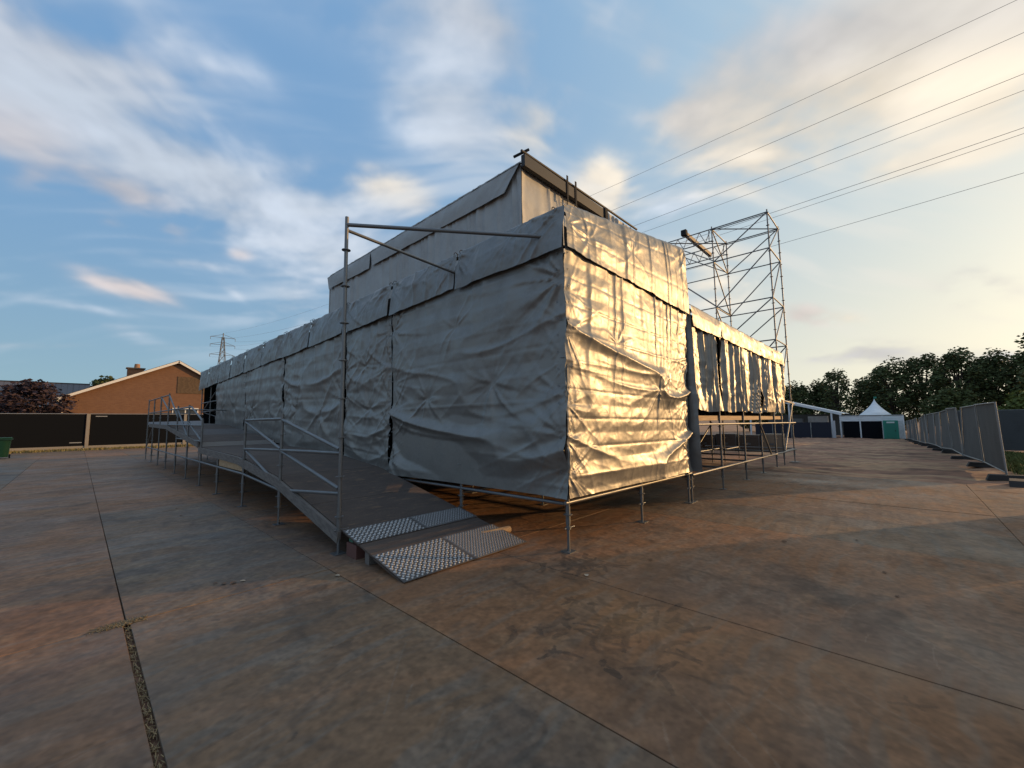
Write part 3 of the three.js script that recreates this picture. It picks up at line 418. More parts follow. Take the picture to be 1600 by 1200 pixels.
  // outrigger from the tall post to the corner
  tube(r, 'outrigger', [XP, 4.31, -2.12], [-0.02, 4.10, -0.06], 0.026, GALV); tube(r, 'diagonal_brace', [XP, 4.24, -2.13], [-0.06, 4.12, -2.12], 0.022, GALV);
}

// ------------------------------------------------------------------ scaffold tower at the far end
{
  const t = thing('scaffold_tower', 'open tube scaffold tower at the far end of the sunlit side', 'scaffold', [14, slope(14), -2]);
  const XA = 13.12, XB = 15.05, ZS = [0, -1.97, -3.91], LV = [0.45, 2.28, 4.53, 6.12, 8.02, 9.42], g0 = -0.06, M = GALV;
  for (const x of [XA, XB]) for (const z of ZS) post(t, x, z, g0, 9.52, M);
  const bar = (a, b, n = 'ledger', r = 0.023) => tube(t, n, a, b, r, M);
  for (const y of LV) { for (const x of [XA, XB]) for (let k = 0; k < 2; k++) bar([x, y, ZS[k]], [x, y, ZS[k + 1]]); for (const z of ZS) bar([XA, y, z], [XB, y, z]); }
  for (let q = 1; q < LV.length - 1; q++) {
    for (const x of [XA, XB]) { bar([x, LV[q], ZS[1]], [x, LV[q + 1], ZS[0]], 'diagonal_brace'); if (q > 1) bar([x, LV[q + 1] - 0.05, ZS[2]], [x, LV[q] + 0.05, ZS[1]], 'diagonal_brace', 0.02); }
    bar([XA, LV[q], ZS[0]], [XB, LV[q + 1], ZS[0]], 'diagonal_brace'); bar([XB, LV[q], ZS[1]], [XA, LV[q + 1], ZS[1]], 'diagonal_brace');
  }
  bar([XA, 9.42, ZS[1]], [XB, 9.42, ZS[0]], 'diagonal_brace'); bar([XA, 9.42, ZS[2]], [XB, 9.42, ZS[1]], 'diagonal_brace');
  // lattice beams at the top
  for (const x of [XA, XB]) { bar([x, 9.36, ZS[1]], [x, 9.36, ZS[0]], 'lattice_chord', 0.018); bar([x, 8.92, ZS[2]], [x, 8.92, ZS[1]], 'lattice_chord'); for (let k = 0; k < 4; k++) { const za = ZS[2] + 0.1 + k * 0.45; bar([x, 9.42, za], [x, 8.92, za + 0.22], 'lattice_bar', 0.014); bar([x, 8.92, za + 0.22], [x, 9.42, za + 0.45], 'lattice_bar', 0.014); } bar([x, 8.92, ZS[1] - 0.12], [x, 9.42, ZS[1] - 0.12], 'lattice_bar', 0.016); }
  beam(t, 'hoist_beam', [12.9, 9.56, -3.03], [16.3, 9.56, -3.03], 0.14, 0.16, std([0.16, 0.11, 0.065], 0.6)); box(t, 'beam_clamp', [12.9, 13.1], [9.44, 9.68], [-3.14, -2.92], BLACK, 0.01);
  bar([XB, 2.28, 0.06], [XA - 0.1, 0.5, 0.06], 'diagonal_brace', 0.024).material = GALV; tube(t, 'ledger', [13.2, 2.28, 0.07], [15.3, 2.2, 0.07], 0.024, GALV);
  for (const x of [XA, XB]) box(t, 'sole_board', [x - 0.25, x + 0.25], [g0 - 0.04, g0 + 0.004], [-0.15, 0.15], OLD_TIMBER);
}

// ------------------------------------------------------------------ mesh fences on the right
const SCREEN = std([0.062, 0.066, 0.067], 0.8, 0, { side: THREE.DoubleSide, map: tex(256, 256, (u, v) => { const n = tn(u, v, 6, 5), s = 0.5 + 0.5 * Math.sin(v * 150); const k = 0.7 + 0.5 * n + 0.12 * s; return [k, k, k]; }, true) });
const FRAME = std([0.30, 0.31, 0.31], 0.6, 0.6, { map: steelGrain }), FOOT = std([0.035, 0.034, 0.033], 0.85);
const footG = (() => { const s = new THREE.Shape(); s.moveTo(-0.36, 0); s.lineTo(0.36, 0); s.lineTo(0.30, 0.13); s.lineTo(-0.30, 0.13); s.closePath(); const g = new THREE.ExtrudeGeometry(s, { depth: 0.22, bevelEnabled: true, bevelSize: 0.01, bevelThickness: 0.01, bevelSegments: 1 }); g.translate(0, 0, -0.11); g.rotateY(Math.PI / 2); return g; })();
function fencePanel(x0, z0, x1, z1, label, group, lean = 0, seed = 1, H = 1.9) {
  const y0 = dirtY(x0, z0) + 0.1, t = thing('mesh_fence', label, 'fence', [x0, y0, z0], group), W = Math.hypot(x1 - x0, z1 - z0);
  t.rotation.order = 'YXZ'; t.rotation.y = -Math.atan2(z1 - z0, x1 - x0); t.rotation.x = lean; t.rotation.z = (dirtY(x1, z1) - dirtY(x0, z0)) / W;
  t.userData.at = V(0, 0, 0);
  const put = (n, a, b, r) => { const A = V(...a), B = V(...b), d = B.clone().sub(A), m = new THREE.Mesh(UNIT, FRAME); m.name = n; m.scale.set(r, d.length(), r); m.quaternion.setFromUnitVectors(Y, d.clone().normalize()); m.position.copy(A).add(B).multiplyScalar(0.5); t.add(m); };
  put('post', [0.03, -0.08, 0], [0.03, H, 0], 0.021); put('post', [W - 0.03, -0.08, 0], [W - 0.03, H, 0], 0.021); put('rail', [0.03, H - 0.02, 0], [W - 0.03, H - 0.02, 0], 0.018); put('rail', [0.03, 0.08, 0], [W - 0.03, 0.08, 0], 0.018);
  const n = 20, p = [], uv = [], ix = []; for (let j = 0; j <= 8; j++) for (let i = 0; i <= n; i++) { const u = i / n, v = j / 8; p.push(0.05 + u * (W - 0.1), 0.03 + v * (H - 0.04), 0.03 + 0.03 * (fbm(u * 6 + seed * 3.1, v * 2.5, 3) - 0.5)); uv.push(u * W / 2, v); }
  for (let j = 0; j < 8; j++) for (let i = 0; i < n; i++) { const a = j * (n + 1) + i; ix.push(a, a + 1, a + n + 1, a + 1, a + n + 2, a + n + 1); }
  const g = new THREE.BufferGeometry(); g.setAttribute('position', new THREE.Float32BufferAttribute(p, 3)); g.setAttribute('uv', new THREE.Float32BufferAttribute(uv, 2)); g.setIndex(ix); g.computeVertexNormals();
  const m = new THREE.Mesh(g, SCREEN); m.name = 'screen_cloth'; t.add(m);
  const ft = new THREE.Mesh(footG, FOOT); ft.name = 'foot'; ft.position.set(0, -0.105, 0); t.add(ft); return t;
}
{
  const fz = (x) => 4.99 - 0.0345 * (x - 12.04), r = rng(9);
  for (let k = 0; k < 13; k++) { const x = 12.04 + 3.5 * k, lab = k === 0 ? 'grey screened fence panel at the free end of the long row, beside the plates' : 'grey screened mesh fence panel in the long row towards the tents';
    fencePanel(x, fz(x) + 0.06 * (k % 2), x + 3.46, fz(x + 3.5) + 0.06 * ((k + 1) % 2), lab, k ? 'fence panels in the long row' : undefined, (r() - 0.5) * 0.10, k); }
  // the row goes on after an opening; it throws the long shadow over the plates
  for (let k = 0; k < 4; k++) { const x = 8.3 - 3.5 * k; fencePanel(x, 5.65, x - 3.46, 5.65, 'grey screened fence panel past the opening, along the edge of the plates', 'fence panels past the opening', 0, 30 + k, 2.0).position.y = 0.1; }
  for (let k = 0; k < 3; k++) fencePanel(25.6, 4.7 + 3.5 * k, 25.2, 8.15 + 3.5 * k, 'grey screened fence panel in the short row standing on grass', 'fence panels on the grass', 0.03, 50 + k);
  solo('rubber_block', footG, FOOT, 'black rubber block lying loose on the plates beside the free fence end', 'block', undefined, [10.9, -0.004, 5.0]).rotation.y = 1.45;
}

// ------------------------------------------------------------------ tents and toilet at the far right
const WHITE = std([0.72, 0.73, 0.74], 0.6, 0, { side: THREE.DoubleSide, map: steelGrain }), NAVY = std([0.016, 0.018, 0.030], 0.9, 0, { side: THREE.DoubleSide });
const GY = -0.88;
{
  const m = thing('pagoda_marquee', 'white marquee with pointed pagoda roof and black lower wall', 'tent', [61, GY, 0.5]);
  box(m, 'black_wall', [60.0, 60.04], [GY, 1.22], [-2.1, 1.42], CLOTH_BLACK); box(m, 'valance', [59.95, 59.99], [1.2, 1.82], [-2.4, 3.32], WHITE);
  for (const z of [-2.35, -0.5, 1.5, 3.27]) box(m, 'tent_pole', [59.9, 60.02], [GY, 1.84], [z - 0.06, z + 0.06], WHITE);
  box(m, 'side_wall', [60.0, 60.03], [GY, 1.2], [1.56, 3.3], WHITE); box(m, 'eaves_rail', [59.88, 65], [1.80, 1.9], [-2.42, -2.34], FRAME); box(m, 'eaves_rail', [59.9, 59.98], [1.83, 1.93], [-2.4, 3.3], FRAME); box(m, 'back_wall', [64.9, 65], [GY, 1.85], [-2.4, 3.3], WHITE);
  const pts = []; for (let i = 0; i <= 14; i++) { const t = i / 14; pts.push(new THREE.Vector2(2.45 * Math.pow(1 - t, 1.55) + 0.03, 1.88 + 2.05 * t)); }
  const roof = new THREE.LatheGeometry(pts, 4, Math.PI / 4); roof.scale(1, 1, 0.86); part(m, 'pagoda_roof', roof, WHITE, [62.3, 0, 0.86]);
  tube(m, 'finial', [62.3, 3.85, 0.86], [62.3, 4.15, 0.86], 0.04, std([0.02, 0.20, 0.14], 0.5)); box(m, 'pennant', [62.28, 62.32], [3.95, 4.15], [0.86, 1.1], std([0.02, 0.20, 0.14], 0.7));
  box(m, 'tent_roof', [60, 65], [1.84, 1.88], [-2.4, 3.3], WHITE);
}
{
  const m = thing('frame_tent', 'long white frame tent with sloping roof edge behind dark hoarding', 'tent', [62, GY, -7]);
  beam(m, 'roof_rafter', [60.3, 5.1, -12.4], [60.3, 2.1, -2.2], 0.25, 0.30, WHITE); const s = sheetGeo([60.3, 5.2, -12.4], [60.3, 2.2, -2.2], [72, 5.2, -12.4], [72, 2.2, -2.2], [0, 1, 0], 0.8, 5, { crinkle: 0.3, billow: -0.1 }); part(m, 'roof_sheet', s, WHITE);
  for (const [z, y] of [[-2.35, 2.0], [-3.2, 2.25], [-7.6, 3.6], [-12.2, 4.9]]) box(m, 'tent_pole', [60.24, 60.4], [GY, y], [z - 0.09, z + 0.09], WHITE);
  box(m, 'back_wall', [71.9, 72], [GY, 2.2], [-12.4, -2.2], std([0.10, 0.11, 0.11], 0.9)); box(m, 'white_stack', [66, 67], [GY + 1.2, 1.9], [-6.4, -4.2], WHITE); box(m, 'grey_cabinet', [65, 66], [GY, 1.6], [-8.6, -6.9], std([0.22, 0.23, 0.24], 0.7));
}
{
  const h = thing('dark_hoarding', 'dark blue hoarding panels standing before the white frame tent', 'fence', [58.5, GY, -5]);
  for (let k = 0; k < 4; k++) { const z = -3.1 - k * 2.05; box(h, 'panel', [58.5, 58.54], [GY + 0.02, 1.12], [z - 2.0, z], NAVY); box(h, 'post', [58.44, 58.5], [GY, 1.2], [z - 0.04, z + 0.02], FRAME); }
  box(h, 'post', [58.4, 58.5], [GY, 1.3], [-3.0, -2.72], std([0.42, 0.43, 0.44], 0.7));
}
{
  const x = 59, z0 = 1.55, z1 = 2.82, t = thing('portable_toilet', 'green portable toilet with white roof beside the pagoda marquee', 'toilet', [x, GY, 2.2]);
  const green = std([0.012, 0.20, 0.14], 0.45);
  box(t, 'cabin', [x - 0.6, x + 0.6], [GY + 0.1, 1.28], [z0, z1], green, 0.03); box(t, 'base', [x - 0.64, x + 0.64], [GY, GY + 0.1], [z0 - 0.03, z1 + 0.03], std([0.03, 0.035, 0.035], 0.7));
  const rf = new THREE.CylinderGeometry(0.66, 0.66, 1.3, 16, 1, false, -0.95, 1.9); rf.rotateX(Math.PI / 2); rf.rotateZ(Math.PI / 2 - Math.PI / 2); rf.scale(1, 0.32, 1); part(t, 'roof', rf, WHITE, [x, 1.22, (z0 + z1) / 2]);
  box(t, 'door', [x - 0.625, x - 0.603], [GY + 0.2, 1.05], [z0 + 0.2, z1 - 0.2], std([0.012, 0.17, 0.12], 0.5), 0.008); const d = box(t, 'name_plate', [x - 0.632, x - 0.607], [0.98, 1.14], [z0 + 0.3, z1 - 0.3], std([0.55, 0.6, 0.58], 0.6)); box(t, 'door_handle', [x - 0.65, x - 0.626], [0.05, 0.2], [z1 - 0.32, z1 - 0.27], BLACK);
}

// ------------------------------------------------------------------ foliage
function leafCrown(seed, lobes, count, size, colA, colB) { // small two-triangle leaves through the volume of several lobes
  const r = rng(seed), p = [], c = [], nrm = [];
  for (let i = 0; i < count; i++) {
    const [lx, ly, lz, lr, ls] = lobes[Math.floor(r() * lobes.length)];
    const th = r() * 6.283, cz = 2 * r() - 1, q = Math.sqrt(1 - cz * cz), rad = lr * Math.pow(r(), 0.42) * (0.8 + 0.45 * vn(th * 2 + seed, cz * 3));
    const x = lx + rad * q * Math.cos(th), y = ly + rad * cz * (ls ?? 0.8), z = lz + rad * q * Math.sin(th), s = size * (0.55 + 0.9 * r());
    const a = r() * 6.283, b = (r() - 0.5) * 2.4, ux = Math.cos(a), uz = Math.sin(a), vx = -uz * Math.sin(b), vy = Math.cos(b), vz = ux * Math.sin(b);
    const k = mix3(colA, colB, r());
    const P = [[-ux, 0, -uz], [vx * 0.7, vy * 0.7, vz * 0.7], [ux, 0, uz], [-vx * 0.6, -vy * 0.6, -vz * 0.6]].map(([e, f, g]) => [x + e * s, y + f * s, z + g * s]);
    for (const w of [0, 1, 2, 0, 2, 3]) { p.push(...P[w]); c.push(...k); }
  }
  const g = new THREE.BufferGeometry(); g.setAttribute('position', new THREE.Float32BufferAttribute(p, 3)); g.setAttribute('color', new THREE.Float32BufferAttribute(c, 3)); g.computeVertexNormals(); return g;
}
const LEAF = new THREE.MeshStandardMaterial({ vertexColors: true, roughness: 0.85, side: THREE.DoubleSide }), BARK = std([0.075, 0.058, 0.043], 0.95, 0, { map: woodTex([0.6, 0.6, 0.6], [1, 1, 1], 4) });
function limbGeo(a, b, r0, r1, bend = 0) { const A = V(...a), B = V(...b), M = A.clone().lerp(B, 0.5).add(V(bend, 0, -bend)); const cv = new THREE.CatmullRomCurve3([A, M, B]), g = new THREE.TubeGeometry(cv, 6, 1, 6), pos = g.attributes.position, per = 7; for (let i = 0; i <= 6; i++) { const cpt = cv.getPointAt(i / 6), rr = mix(r0, r1, i / 6); for (let j = 0; j < per; j++) { const k = i * per + j; pos.setXYZ(k, cpt.x + (pos.getX(k) - cpt.x) * rr, cpt.y + (pos.getY(k) - cpt.y) * rr, cpt.z + (pos.getZ(k) - cpt.z) * rr); } } g.computeVertexNormals(); return g; }
function tree(name, label, group, x, y, z, h, rad, seed, o = {}) {
  const t = thing(name, label, o.cat ?? 'tree', [x, y, z], group), r = rng(seed), lobes = [], limbs = [limbGeo([0, -0.1, 0], [0.1 * rad * (r() - 0.5), h * 0.62, 0], 0.035 * h, 0.014 * h, 0.1)];
  const n = o.lobes ?? 13, low = o.low ?? 0.28;
  for (let i = 0; i < n; i++) { const th = i * 2.4 + r(), f = (i + 0.5) / n, yy = h * mix(low, 0.90, Math.pow(f, 0.8)), w = rad * Math.sin(Math.PI * mix(0.30, 0.93, f)) * (0.55 + 0.5 * r()); const lx = Math.cos(th) * w * 0.75, lz = Math.sin(th) * w * 0.75; lobes.push([lx, yy, lz, rad * (0.20 + 0.27 * r()), 0.75 + 0.3 * r()]); limbs.push(limbGeo([0, h * mix(0.15, 0.5, f), 0], [lx * 0.9, yy, lz * 0.9], 0.011 * h, 0.004 * h, 0.15 * (r() - 0.5))); }
  part(t, 'trunk', mergeGeometries(limbs), BARK).position.set(0, 0, 0);
  part(t, 'crown', leafCrown(seed + 1, lobes, o.count ?? 5200, o.size ?? 0.24, o.a ?? [0.026, 0.040, 0.011], o.b ?? [0.085, 0.105, 0.030]), LEAF).position.set(0, 0, 0);
  return t;
}
// tall row behind the tents
const woods = [[98, -17, 8.5, 4.2], [96, -12.5, 9.8, 4.5], [99, -8.3, 10.6, 3.6], [94, -5.6, 12.6, 3.4], [100, -1.0, 10.8, 4.6], [95, 2.2, 13.2, 4.6], [97, 6.4, 14.4, 4.8], [93, 10.2, 14.4, 4.8], [96, 14.2, 13.6, 4.4], [92, 17.0, 13.0, 4.2], [88, 20.0, 14.6, 4.6], [84, 24.5, 15, 5], [101, -22, 9, 4.5]];
woods.forEach(([x, z, h, w], i) => tree('broadleaf_tree', i === 3 ? 'thin open crowned tree standing out of the row behind the tents' : 'dark leafy tree in the tall row behind the tents', 'trees behind the tents', x, -1.25, z, h, w, 200 + i * 7, { low: 0.10, count: i === 3 ? 3200 : 8000, size: 0.19, lobes: i === 3 ? 30 : 22 }));
tree('broadleaf_tree', 'tall dark tree leaning into the edge of the view beyond the fences', undefined, 49, -0.8, 14.4, 12.2, 4.0, 391, { count: 6500, size: 0.17 });
tree('shrub', 'yellow green shrub just behind the free end of the fence', undefined, 34, -0.45, 8.6, 3.4, 1.9, 402, { cat: 'shrub', low: 0.2, count: 3500, size: 0.10, a: [0.06, 0.085, 0.014], b: [0.13, 0.16, 0.030] });
tree('shrub', 'mid green bushy shrub behind the middle of the fence row', undefined, 62, -0.9, 7.6, 5.6, 3.0, 405, { cat: 'shrub', low: 0.2, count: 4500, size: 0.16, a: [0.035, 0.052, 0.012], b: [0.08, 0.10, 0.025] });
{ // grass by the short fence row
  const g = new THREE.BufferGeometry(); g.setAttribute('position', new THREE.Float32BufferAttribute([-0.012, 0, 0, 0.012, 0, 0, 0.01, 0.09, 0.03], 3)); g.computeVertexNormals();
  const lay = (name, label, n, seed, fn, cA, cB) => { const m = new THREE.InstancedMesh(g, std([1, 1, 1], 0.9, 0, { side: THREE.DoubleSide }), n), r = rng(seed), q = new THREE.Object3D(); for (let i = 0; i < n; i++) { const [x, y, z, s] = fn(r); q.position.set(x, y, z); q.rotation.set((r() - 0.5) * 0.9, r() * 6.28, (r() - 0.5) * 0.9); q.scale.set(s * 1.4, s, s); q.updateMatrix(); m.setMatrixAt(i, q.matrix); m.setColorAt(i, rgb(...mix3(cA, cB, r()))); } m.name = numbered(name); m.userData.kind = 'stuff'; tag(m, label, 'grass'); scene.add(m); };
  lay('grass', 'green grass behind the free end of the fence', 30000, 61, (r) => { const x = 13 + r() * 13, z = 5.3 + r() * 7; return [x, dirtY(x, z) - 0.01, z, 0.7 + r() * 1.0]; }, [0.05, 0.075, 0.018], [0.14, 0.15, 0.04]);
  lay('dry_grass', 'dry yellow grass along the foot of the black fence', 16000, 62, (r) => { const x = -24 + r() * 34, z = -38.4 + r() * r() * 1.2; return [x, -0.03, z, 0.9 + r() * 1.6]; }, [0.14, 0.11, 0.04], [0.27, 0.22, 0.09]);
  const straw = new THREE.InstancedMesh(new THREE.BoxGeometry(0.0035, 0.003, 1), std([1, 1, 1], 0.8), 900), r = rng(63), q = new THREE.Object3D();
  for (let i = 0; i < 900; i++) { const k = r(), z = i < 700 ? -1.6 + 5.6 * r() : -1.65 + (r() - 0.5) * 0.09, x = i < 700 ? -3.955 + (r() - 0.5) * 0.034 : -3.955 + (r() - 0.6) * (0.1 + 0.3 * r()); q.position.set(x, i < 700 ? -0.024 + r() * 0.020 : 0.004, z); q.rotation.set((r() - 0.5) * 0.5, r() * 0.9 - 0.45 + (k < 0.2 ? 1.2 : 0), 0); q.scale.set(1, 1, 0.025 + r() * 0.06); q.updateMatrix(); straw.setMatrixAt(i, q.matrix); straw.setColorAt(i, rgb(...mix3([0.10, 0.065, 0.03], [0.30, 0.21, 0.10], r()))); }
  straw.name = 'loose_straw'; straw.userData.kind = 'stuff'; tag(straw, 'loose straw caught in the open joint between plates', 'straw'); scene.add(straw);
}

// ------------------------------------------------------------------ left side: black fence, house, shrubs, bin
{
  const f = thing('screen_fence', 'black screened fence with concrete posts and plinth before the brick house', 'fence', [-6, 0, -39.3]);
  const conc = std([0.26, 0.235, 0.20], 0.9, 0, { map: steelGrain });
  for (let k = -4; k < 4; k++) { const x = -3.86 + k * 5.5; box(f, 'post', [x - 0.09, x + 0.09], [0, 2.55], [-39.45, -39.2], conc, 0.01); box(f, 'screen', [x + 0.1, x + 5.4], [0.26, 2.5], [-39.32, -39.28], CLOTH_BLACK); box(f, 'plinth_board', [x + 0.1, x + 5.4], [-0.05, 0.26], [-39.36, -39.26], conc); tube(f, 'top_rail', [x + 0.09, 2.53, -39.3], [x + 5.41, 2.53, -39.3], 0.025, FRAME); box(f, 'post_foot', [x - 0.2, x + 0.2], [-0.03, 0.12], [-39.5, -39.1], conc, 0.01); }
  for (const [x, y] of [[-3.2, 2.36], [-4.4, 0.5]]) box(f, 'label_strip', [x - 0.3, x + 0.3], [y - 0.03, y + 0.03], [-39.275, -39.27], std([0.25, 0.26, 0.27], 0.7));
}
const brick = (a, b) => std([1, 1, 1], 0.9, 0, { map: tex(512, 512, (u, v) => { const row = Math.floor(v * 32), uu = u * 10 + (row % 2) * 0.5, mort = (v * 32 % 1) < 0.16 || (uu % 1) < 0.06; const k = hsh(Math.floor(uu) % 10 + 40, row), n = tn(u, v, 6, 4); return mort ? [0.17, 0.11, 0.075] : mix3(a, b, 0.6 * k + 0.4 * n); }, true, 0.45, 0.5) });
{
  const h = thing('brick_house', 'orange brick gable house with dark tiled roof and white verge boards', 'house', [0, 0, -50]);
  const zf = -47, zb = -58, ridge_ = [1.95, 7.62], L0 = [-5.2, 4.05], R0 = [4.6, 6.02];
  const sh = new THREE.Shape(); sh.moveTo(L0[0], 0); sh.lineTo(R0[0], 0); sh.lineTo(R0[0], R0[1]); sh.lineTo(ridge_[0], ridge_[1]); sh.lineTo(L0[0], L0[1]); sh.closePath();
  part(h, 'wall', new THREE.ExtrudeGeometry(sh, { depth: zf - zb, bevelEnabled: false }), brick([0.135, 0.060, 0.031], [0.205, 0.098, 0.050]), [0, 0, zb]);
  const tile = std([0.035, 0.033, 0.034], 0.8, 0, { map: tex(256, 256, (u, v) => { const k = 0.7 + 0.5 * Math.abs(Math.sin(u * 40)) * 0.5 + 0.3 * tn(u, v, 8, 3); return [k, k, k]; }, true) });
  const wh = std([0.70, 0.68, 0.64], 0.6);
  const slopeOf = (a, b, ext) => { const d = [b[0] - a[0], b[1] - a[1]], l = Math.hypot(...d); return [[a[0] - d[0] / l * ext, a[1] - d[1] / l * ext], d.map((q) => q / l)]; };
  for (const E of [L0, R0]) { const [e] = slopeOf(E, ridge_, 0.5); const mid = [(e[0] + ridge_[0]) / 2, (e[1] + ridge_[1]) / 2 + 0.14], len = Math.hypot(ridge_[0] - e[0], ridge_[1] - e[1]) + 0.06, m = part(h, 'roof', boxG(len, 0.14, zf - zb + 0.8), tile, [mid[0], mid[1], (zf + zb) / 2]); m.rotation.z = Math.atan2(ridge_[1] - e[1], ridge_[0] - e[0]); const v = part(h, 'verge_board', boxG(len, 0.2, 0.05), wh, [mid[0], mid[1] - 0.07, zf + 0.38]); v.rotation.z = m.rotation.z; }
  box(h, 'timber_cladding', [1.98, 4.58], [4.7, 7.2 - 0.9], [zf + 0.005, zf + 0.05], std([0.13, 0.085, 0.05], 0.85, 0, { map: woodTex([0.6, 0.6, 0.6], [1, 1, 1], 9) }));
  const ch = box(h, 'chimney', [-1.35, -0.15], [6.0, 7.25], [-52, -51.2], brick([0.18, 0.07, 0.032], [0.25, 0.11, 0.05])); const c0 = new THREE.Mesh(boxG(1.4, 0.1, 1.0), std([0.12, 0.11, 0.10], 0.9)); c0.name = 'chimney_cap'; c0.position.y = 0.66; ch.add(c0); const c1 = new THREE.Mesh(new THREE.CylinderGeometry(0.2, 0.24, 0.45, 12), std([0.30, 0.17, 0.10], 0.9)); c1.name = 'chimney_pot'; c1.position.set(0.1, 0.9, 0); ch.add(c1);
  tube(h, 'gutter', [-5.72, 3.85, zf + 0.4], [-5.72, 3.85, zb], 0.07, wh); tube(h, 'downpipe', [-5.7, 3.8, zf + 0.1], [-5.35, 3.5, zf + 0.1], 0.05, wh); tube(h, 'downpipe', [-5.35, 3.52, zf + 0.1], [-5.35, 0, zf + 0.1], 0.05, wh);
  const win = box(h, 'window', [1.7, 3.7], [2.0, 3.3], [zf + 0.003, zf + 0.06], wh, 0.01); for (const s of [-1, 1]) { const p = new THREE.Mesh(boxG(0.86, 1.12, 0.02), std([0.05, 0.06, 0.07], 0.1)); p.name = 'pane'; p.position.set(s * 0.48, 0, 0.03); win.add(p); }
}
{
  const h = thing('low_house', 'low red brick house with long grey tiled roof behind the purple shrub', 'house', [-12, 0, -62]);
  box(h, 'wall', [-34, -4.6], [0, 3.8], [-66, -58], brick([0.13, 0.028, 0.018], [0.18, 0.045, 0.027]));
  const tile = std([0.10, 0.10, 0.115], 0.7, 0, { map: tex(256, 256, (u, v) => { const k = (v * 24 % 1) < 0.18 || (u * 24 % 1) < 0.12 ? 0.5 : 0.9 + 0.3 * tn(u, v, 9, 3); return [k, k, k]; }, true, 3, 1) });
  const m = part(h, 'roof', boxG(31, 0.14, 5.4), tile, [-19.2, 4.95, -59.9]); m.rotation.x = 0.52; const n = part(h, 'roof', boxG(31, 0.14, 5.4), tile, [-19.2, 4.95, -64.4]); n.rotation.x = -0.52; box(h, 'ridge_cap', [-34.7, -3.7], [6.18, 6.34], [-62.3, -62.0], BLACK, 0.02); tube(h, 'gutter', [-34.7, 3.62, -57.5], [-3.7, 3.62, -57.5], 0.07, FRAME);
}
{
  const h = thing('brick_outbuilding', 'deep red brick gable wall at the left edge with dark roof edge', 'house', [-14, 0, -52]);
  const sh = new THREE.Shape(); sh.moveTo(-15, 0); sh.lineTo(-7.0, 0); sh.lineTo(-7.0, 2.9); sh.lineTo(-11, 5.2); sh.lineTo(-15, 2.9); sh.closePath();
  part(h, 'wall', new THREE.ExtrudeGeometry(sh, { depth: 4, bevelEnabled: false }), brick([0.14, 0.027, 0.016], [0.19, 0.043, 0.024]), [0, 0, -54]);
  for (const s of [-1, 1]) { const m = part(h, 'roof', boxG(5.1, 0.16, 4.5), BLACK, [-11 + s * 2.15, 4.08, -52]); m.rotation.z = -s * 0.522; }
}
tree('shrub', 'purple leaved shrub rising above the black fence', undefined, -6.9, 0, -44.5, 5.3, 2.4, 501, { cat: 'shrub', low: 0.35, count: 3600, size: 0.13, a: [0.022, 0.012, 0.016], b: [0.055, 0.032, 0.040] });
tree('broadleaf_tree', 'small dark tree top behind the far end of the shaded tarpaulins', undefined, 9.5, 0, -62, 9.6, 2.6, 511, { count: 3000, size: 0.2 });
tree('shrub', 'dark shrub behind the ridge of the gable house', undefined, -2.2, 0, -63, 7.6, 2.2, 521, { cat: 'shrub', low: 0.4, count: 1800, size: 0.18 });
{
  const b = thing('wheelie_bin', 'green wheeled rubbish bin standing at the left edge', 'bin', [-7.05, 0, -31.4]), g = std([0.018, 0.085, 0.028], 0.5);
  const body = new THREE.CylinderGeometry(0.42, 0.33, 0.95, 4, 1); body.rotateY(Math.PI / 4); part(b, 'body', body, g, [-7.05, 0.55, -31.4]); box(b, 'lid', [-7.37, -6.73], [1.03, 1.10], [-31.75, -31.05], g, 0.02); box(b, 'lid_rim', [-7.36, -6.70], [0.96, 1.02], [-31.74, -31.06], std([0.02, 0.07, 0.03], 0.6), 0.01);
  for (const s of [-1, 1]) part(b, 'wheel', new THREE.CylinderGeometry(0.1, 0.1, 0.05, 16).rotateZ(Math.PI / 2), BLACK, [-7.05 + s * 0.27, 0.1, -31.72]); tube(b, 'handle', [-7.3, 1.0, -31.82], [-6.8, 1.0, -31.82], 0.016, g);
}

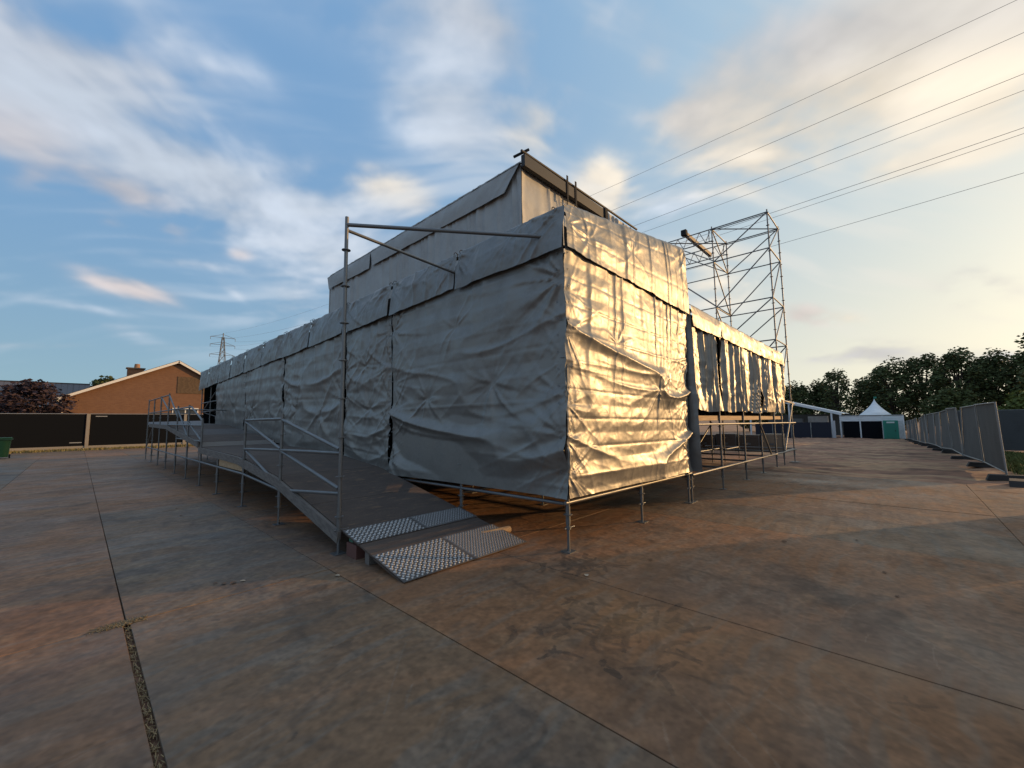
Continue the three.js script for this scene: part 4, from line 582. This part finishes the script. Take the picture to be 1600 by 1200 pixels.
// ------------------------------------------------------------------ power line
{
  const P = [41.5, 0, -233], lat = std([0.16, 0.18, 0.20], 0.7, 0.5), p = thing('transmission_pylon', 'distant lattice pylon with three cross arms above the stage end', 'pylon', [41.5, 0, -233]);
  const w = (y) => mix(3.4, 0.5, Math.min(1, y / 40)), seg = [0, 7, 13, 18.5, 23.5, 28, 32, 35.3, 38, 40.2, 42, 43.8, 46];
  const T = (a, b, n, r = 0.11) => tube(p, n, [P[0] + a[0], a[1], P[2] + a[2]], [P[0] + b[0], b[1], P[2] + b[2]], r, lat);
  for (const [sx, sz] of [[-1, -1], [-1, 1], [1, -1], [1, 1]]) T([sx * w(0), 0, sz * w(0)], [sx * 0.4, 44, sz * 0.4], 'leg', 0.14);
  for (let i = 0; i < seg.length - 2; i++) { const a = w(seg[i]), b = w(seg[i + 1]); for (const s of [-1, 1]) { T([-a, seg[i], s * a], [b, seg[i + 1], s * b], 'lattice_bar', 0.07); T([a, seg[i], s * a], [-b, seg[i + 1], s * b], 'lattice_bar', 0.07); T([s * a, seg[i], -a], [s * b, seg[i + 1], b], 'lattice_bar', 0.07); } }
  for (const y of [43.8, 40.2, 35.3]) for (const s of [-1, 1]) { T([0, y, 0], [s * 5, y, 0], 'cross_arm', 0.1); T([0, y + 1.6, 0], [s * 5, y, 0], 'cross_arm', 0.08); T([s * 5, y, 0], [s * 5, y - 1.3, 0], 'insulator', 0.09); }
  T([0, 43, 0], [0, 46, 0], 'earth_peak', 0.2);
  const q = (z) => (171 * 171 - (z + 62) ** 2) / (171 * 171 - 75.8 ** 2), wire = std([0.20, 0.20, 0.21], 0.6, 0.3);
  [[0, 46, 38.6], [-4.9, 42.5, 32.4], [4.9, 42.5, 32.6], [-4.9, 38.9, 29.0], [4.9, 38.9, 28.4], [-4.9, 34, 24.6], [4.9, 34, 24.6]].forEach(([dx, hp, h0], i) => {
    const pts = []; for (let k = 0; k <= 60; k++) { const z = -233 + 342 * k / 60; pts.push(V(41.5 + dx + (z + 233) * 0.0389, hp - (hp - h0) * q(z), z)); }
    solo('power_cable', new THREE.TubeGeometry(new THREE.CatmullRomCurve3(pts), 90, 0.022, 4), wire, i ? 'thin overhead power cable crossing the sky from the pylon' : 'highest overhead cable crossing the sky from the pylon tip', 'cable', i ? 'overhead power cables' : undefined);
  });
}

// ------------------------------------------------------------------ litter on the plates
{
  const leafG = (() => { const g = new THREE.CircleGeometry(0.022, 7, 0, 6.28); g.rotateX(-Math.PI / 2); const p = g.attributes.position; for (let i = 0; i < p.count; i++) p.setXYZ(i, p.getX(i) * 1.5, 0.006 + 0.35 * Math.abs(p.getZ(i)), p.getZ(i)); g.computeVertexNormals(); return g; })();
  const lm = std([0.13, 0.07, 0.04], 0.8, 0, { side: THREE.DoubleSide }), pale = std([0.42, 0.33, 0.24], 0.8, 0, { side: THREE.DoubleSide });
  [[-3.26, -2.10], [-3.20, -2.02], [-3.13, -1.97], [-3.05, -1.96], [-2.9, -7.3], [-2.6, -7.2], [0.35, 0.9], [-0.55, 0.62], [1.6, 2.9], [2.2, 1.9], [0.9, 3.0], [-2.32, -1.36], [-2.95, -6.4], [2.9, 2.6]].forEach(([x, z], i) => { const m = solo('dry_leaf', leafG, i % 4 === 3 ? pale : lm, 'small dry leaf lying loose on the plates', 'leaf', 'dry leaves on the plates', [x, 0.004, z]); m.rotation.y = i * 1.9; const k = 0.7 + 0.5 * ((i * 7) % 5) / 5; m.scale.set(k, k, k); });
}
shade(scene);
renderer.render(scene, camera);
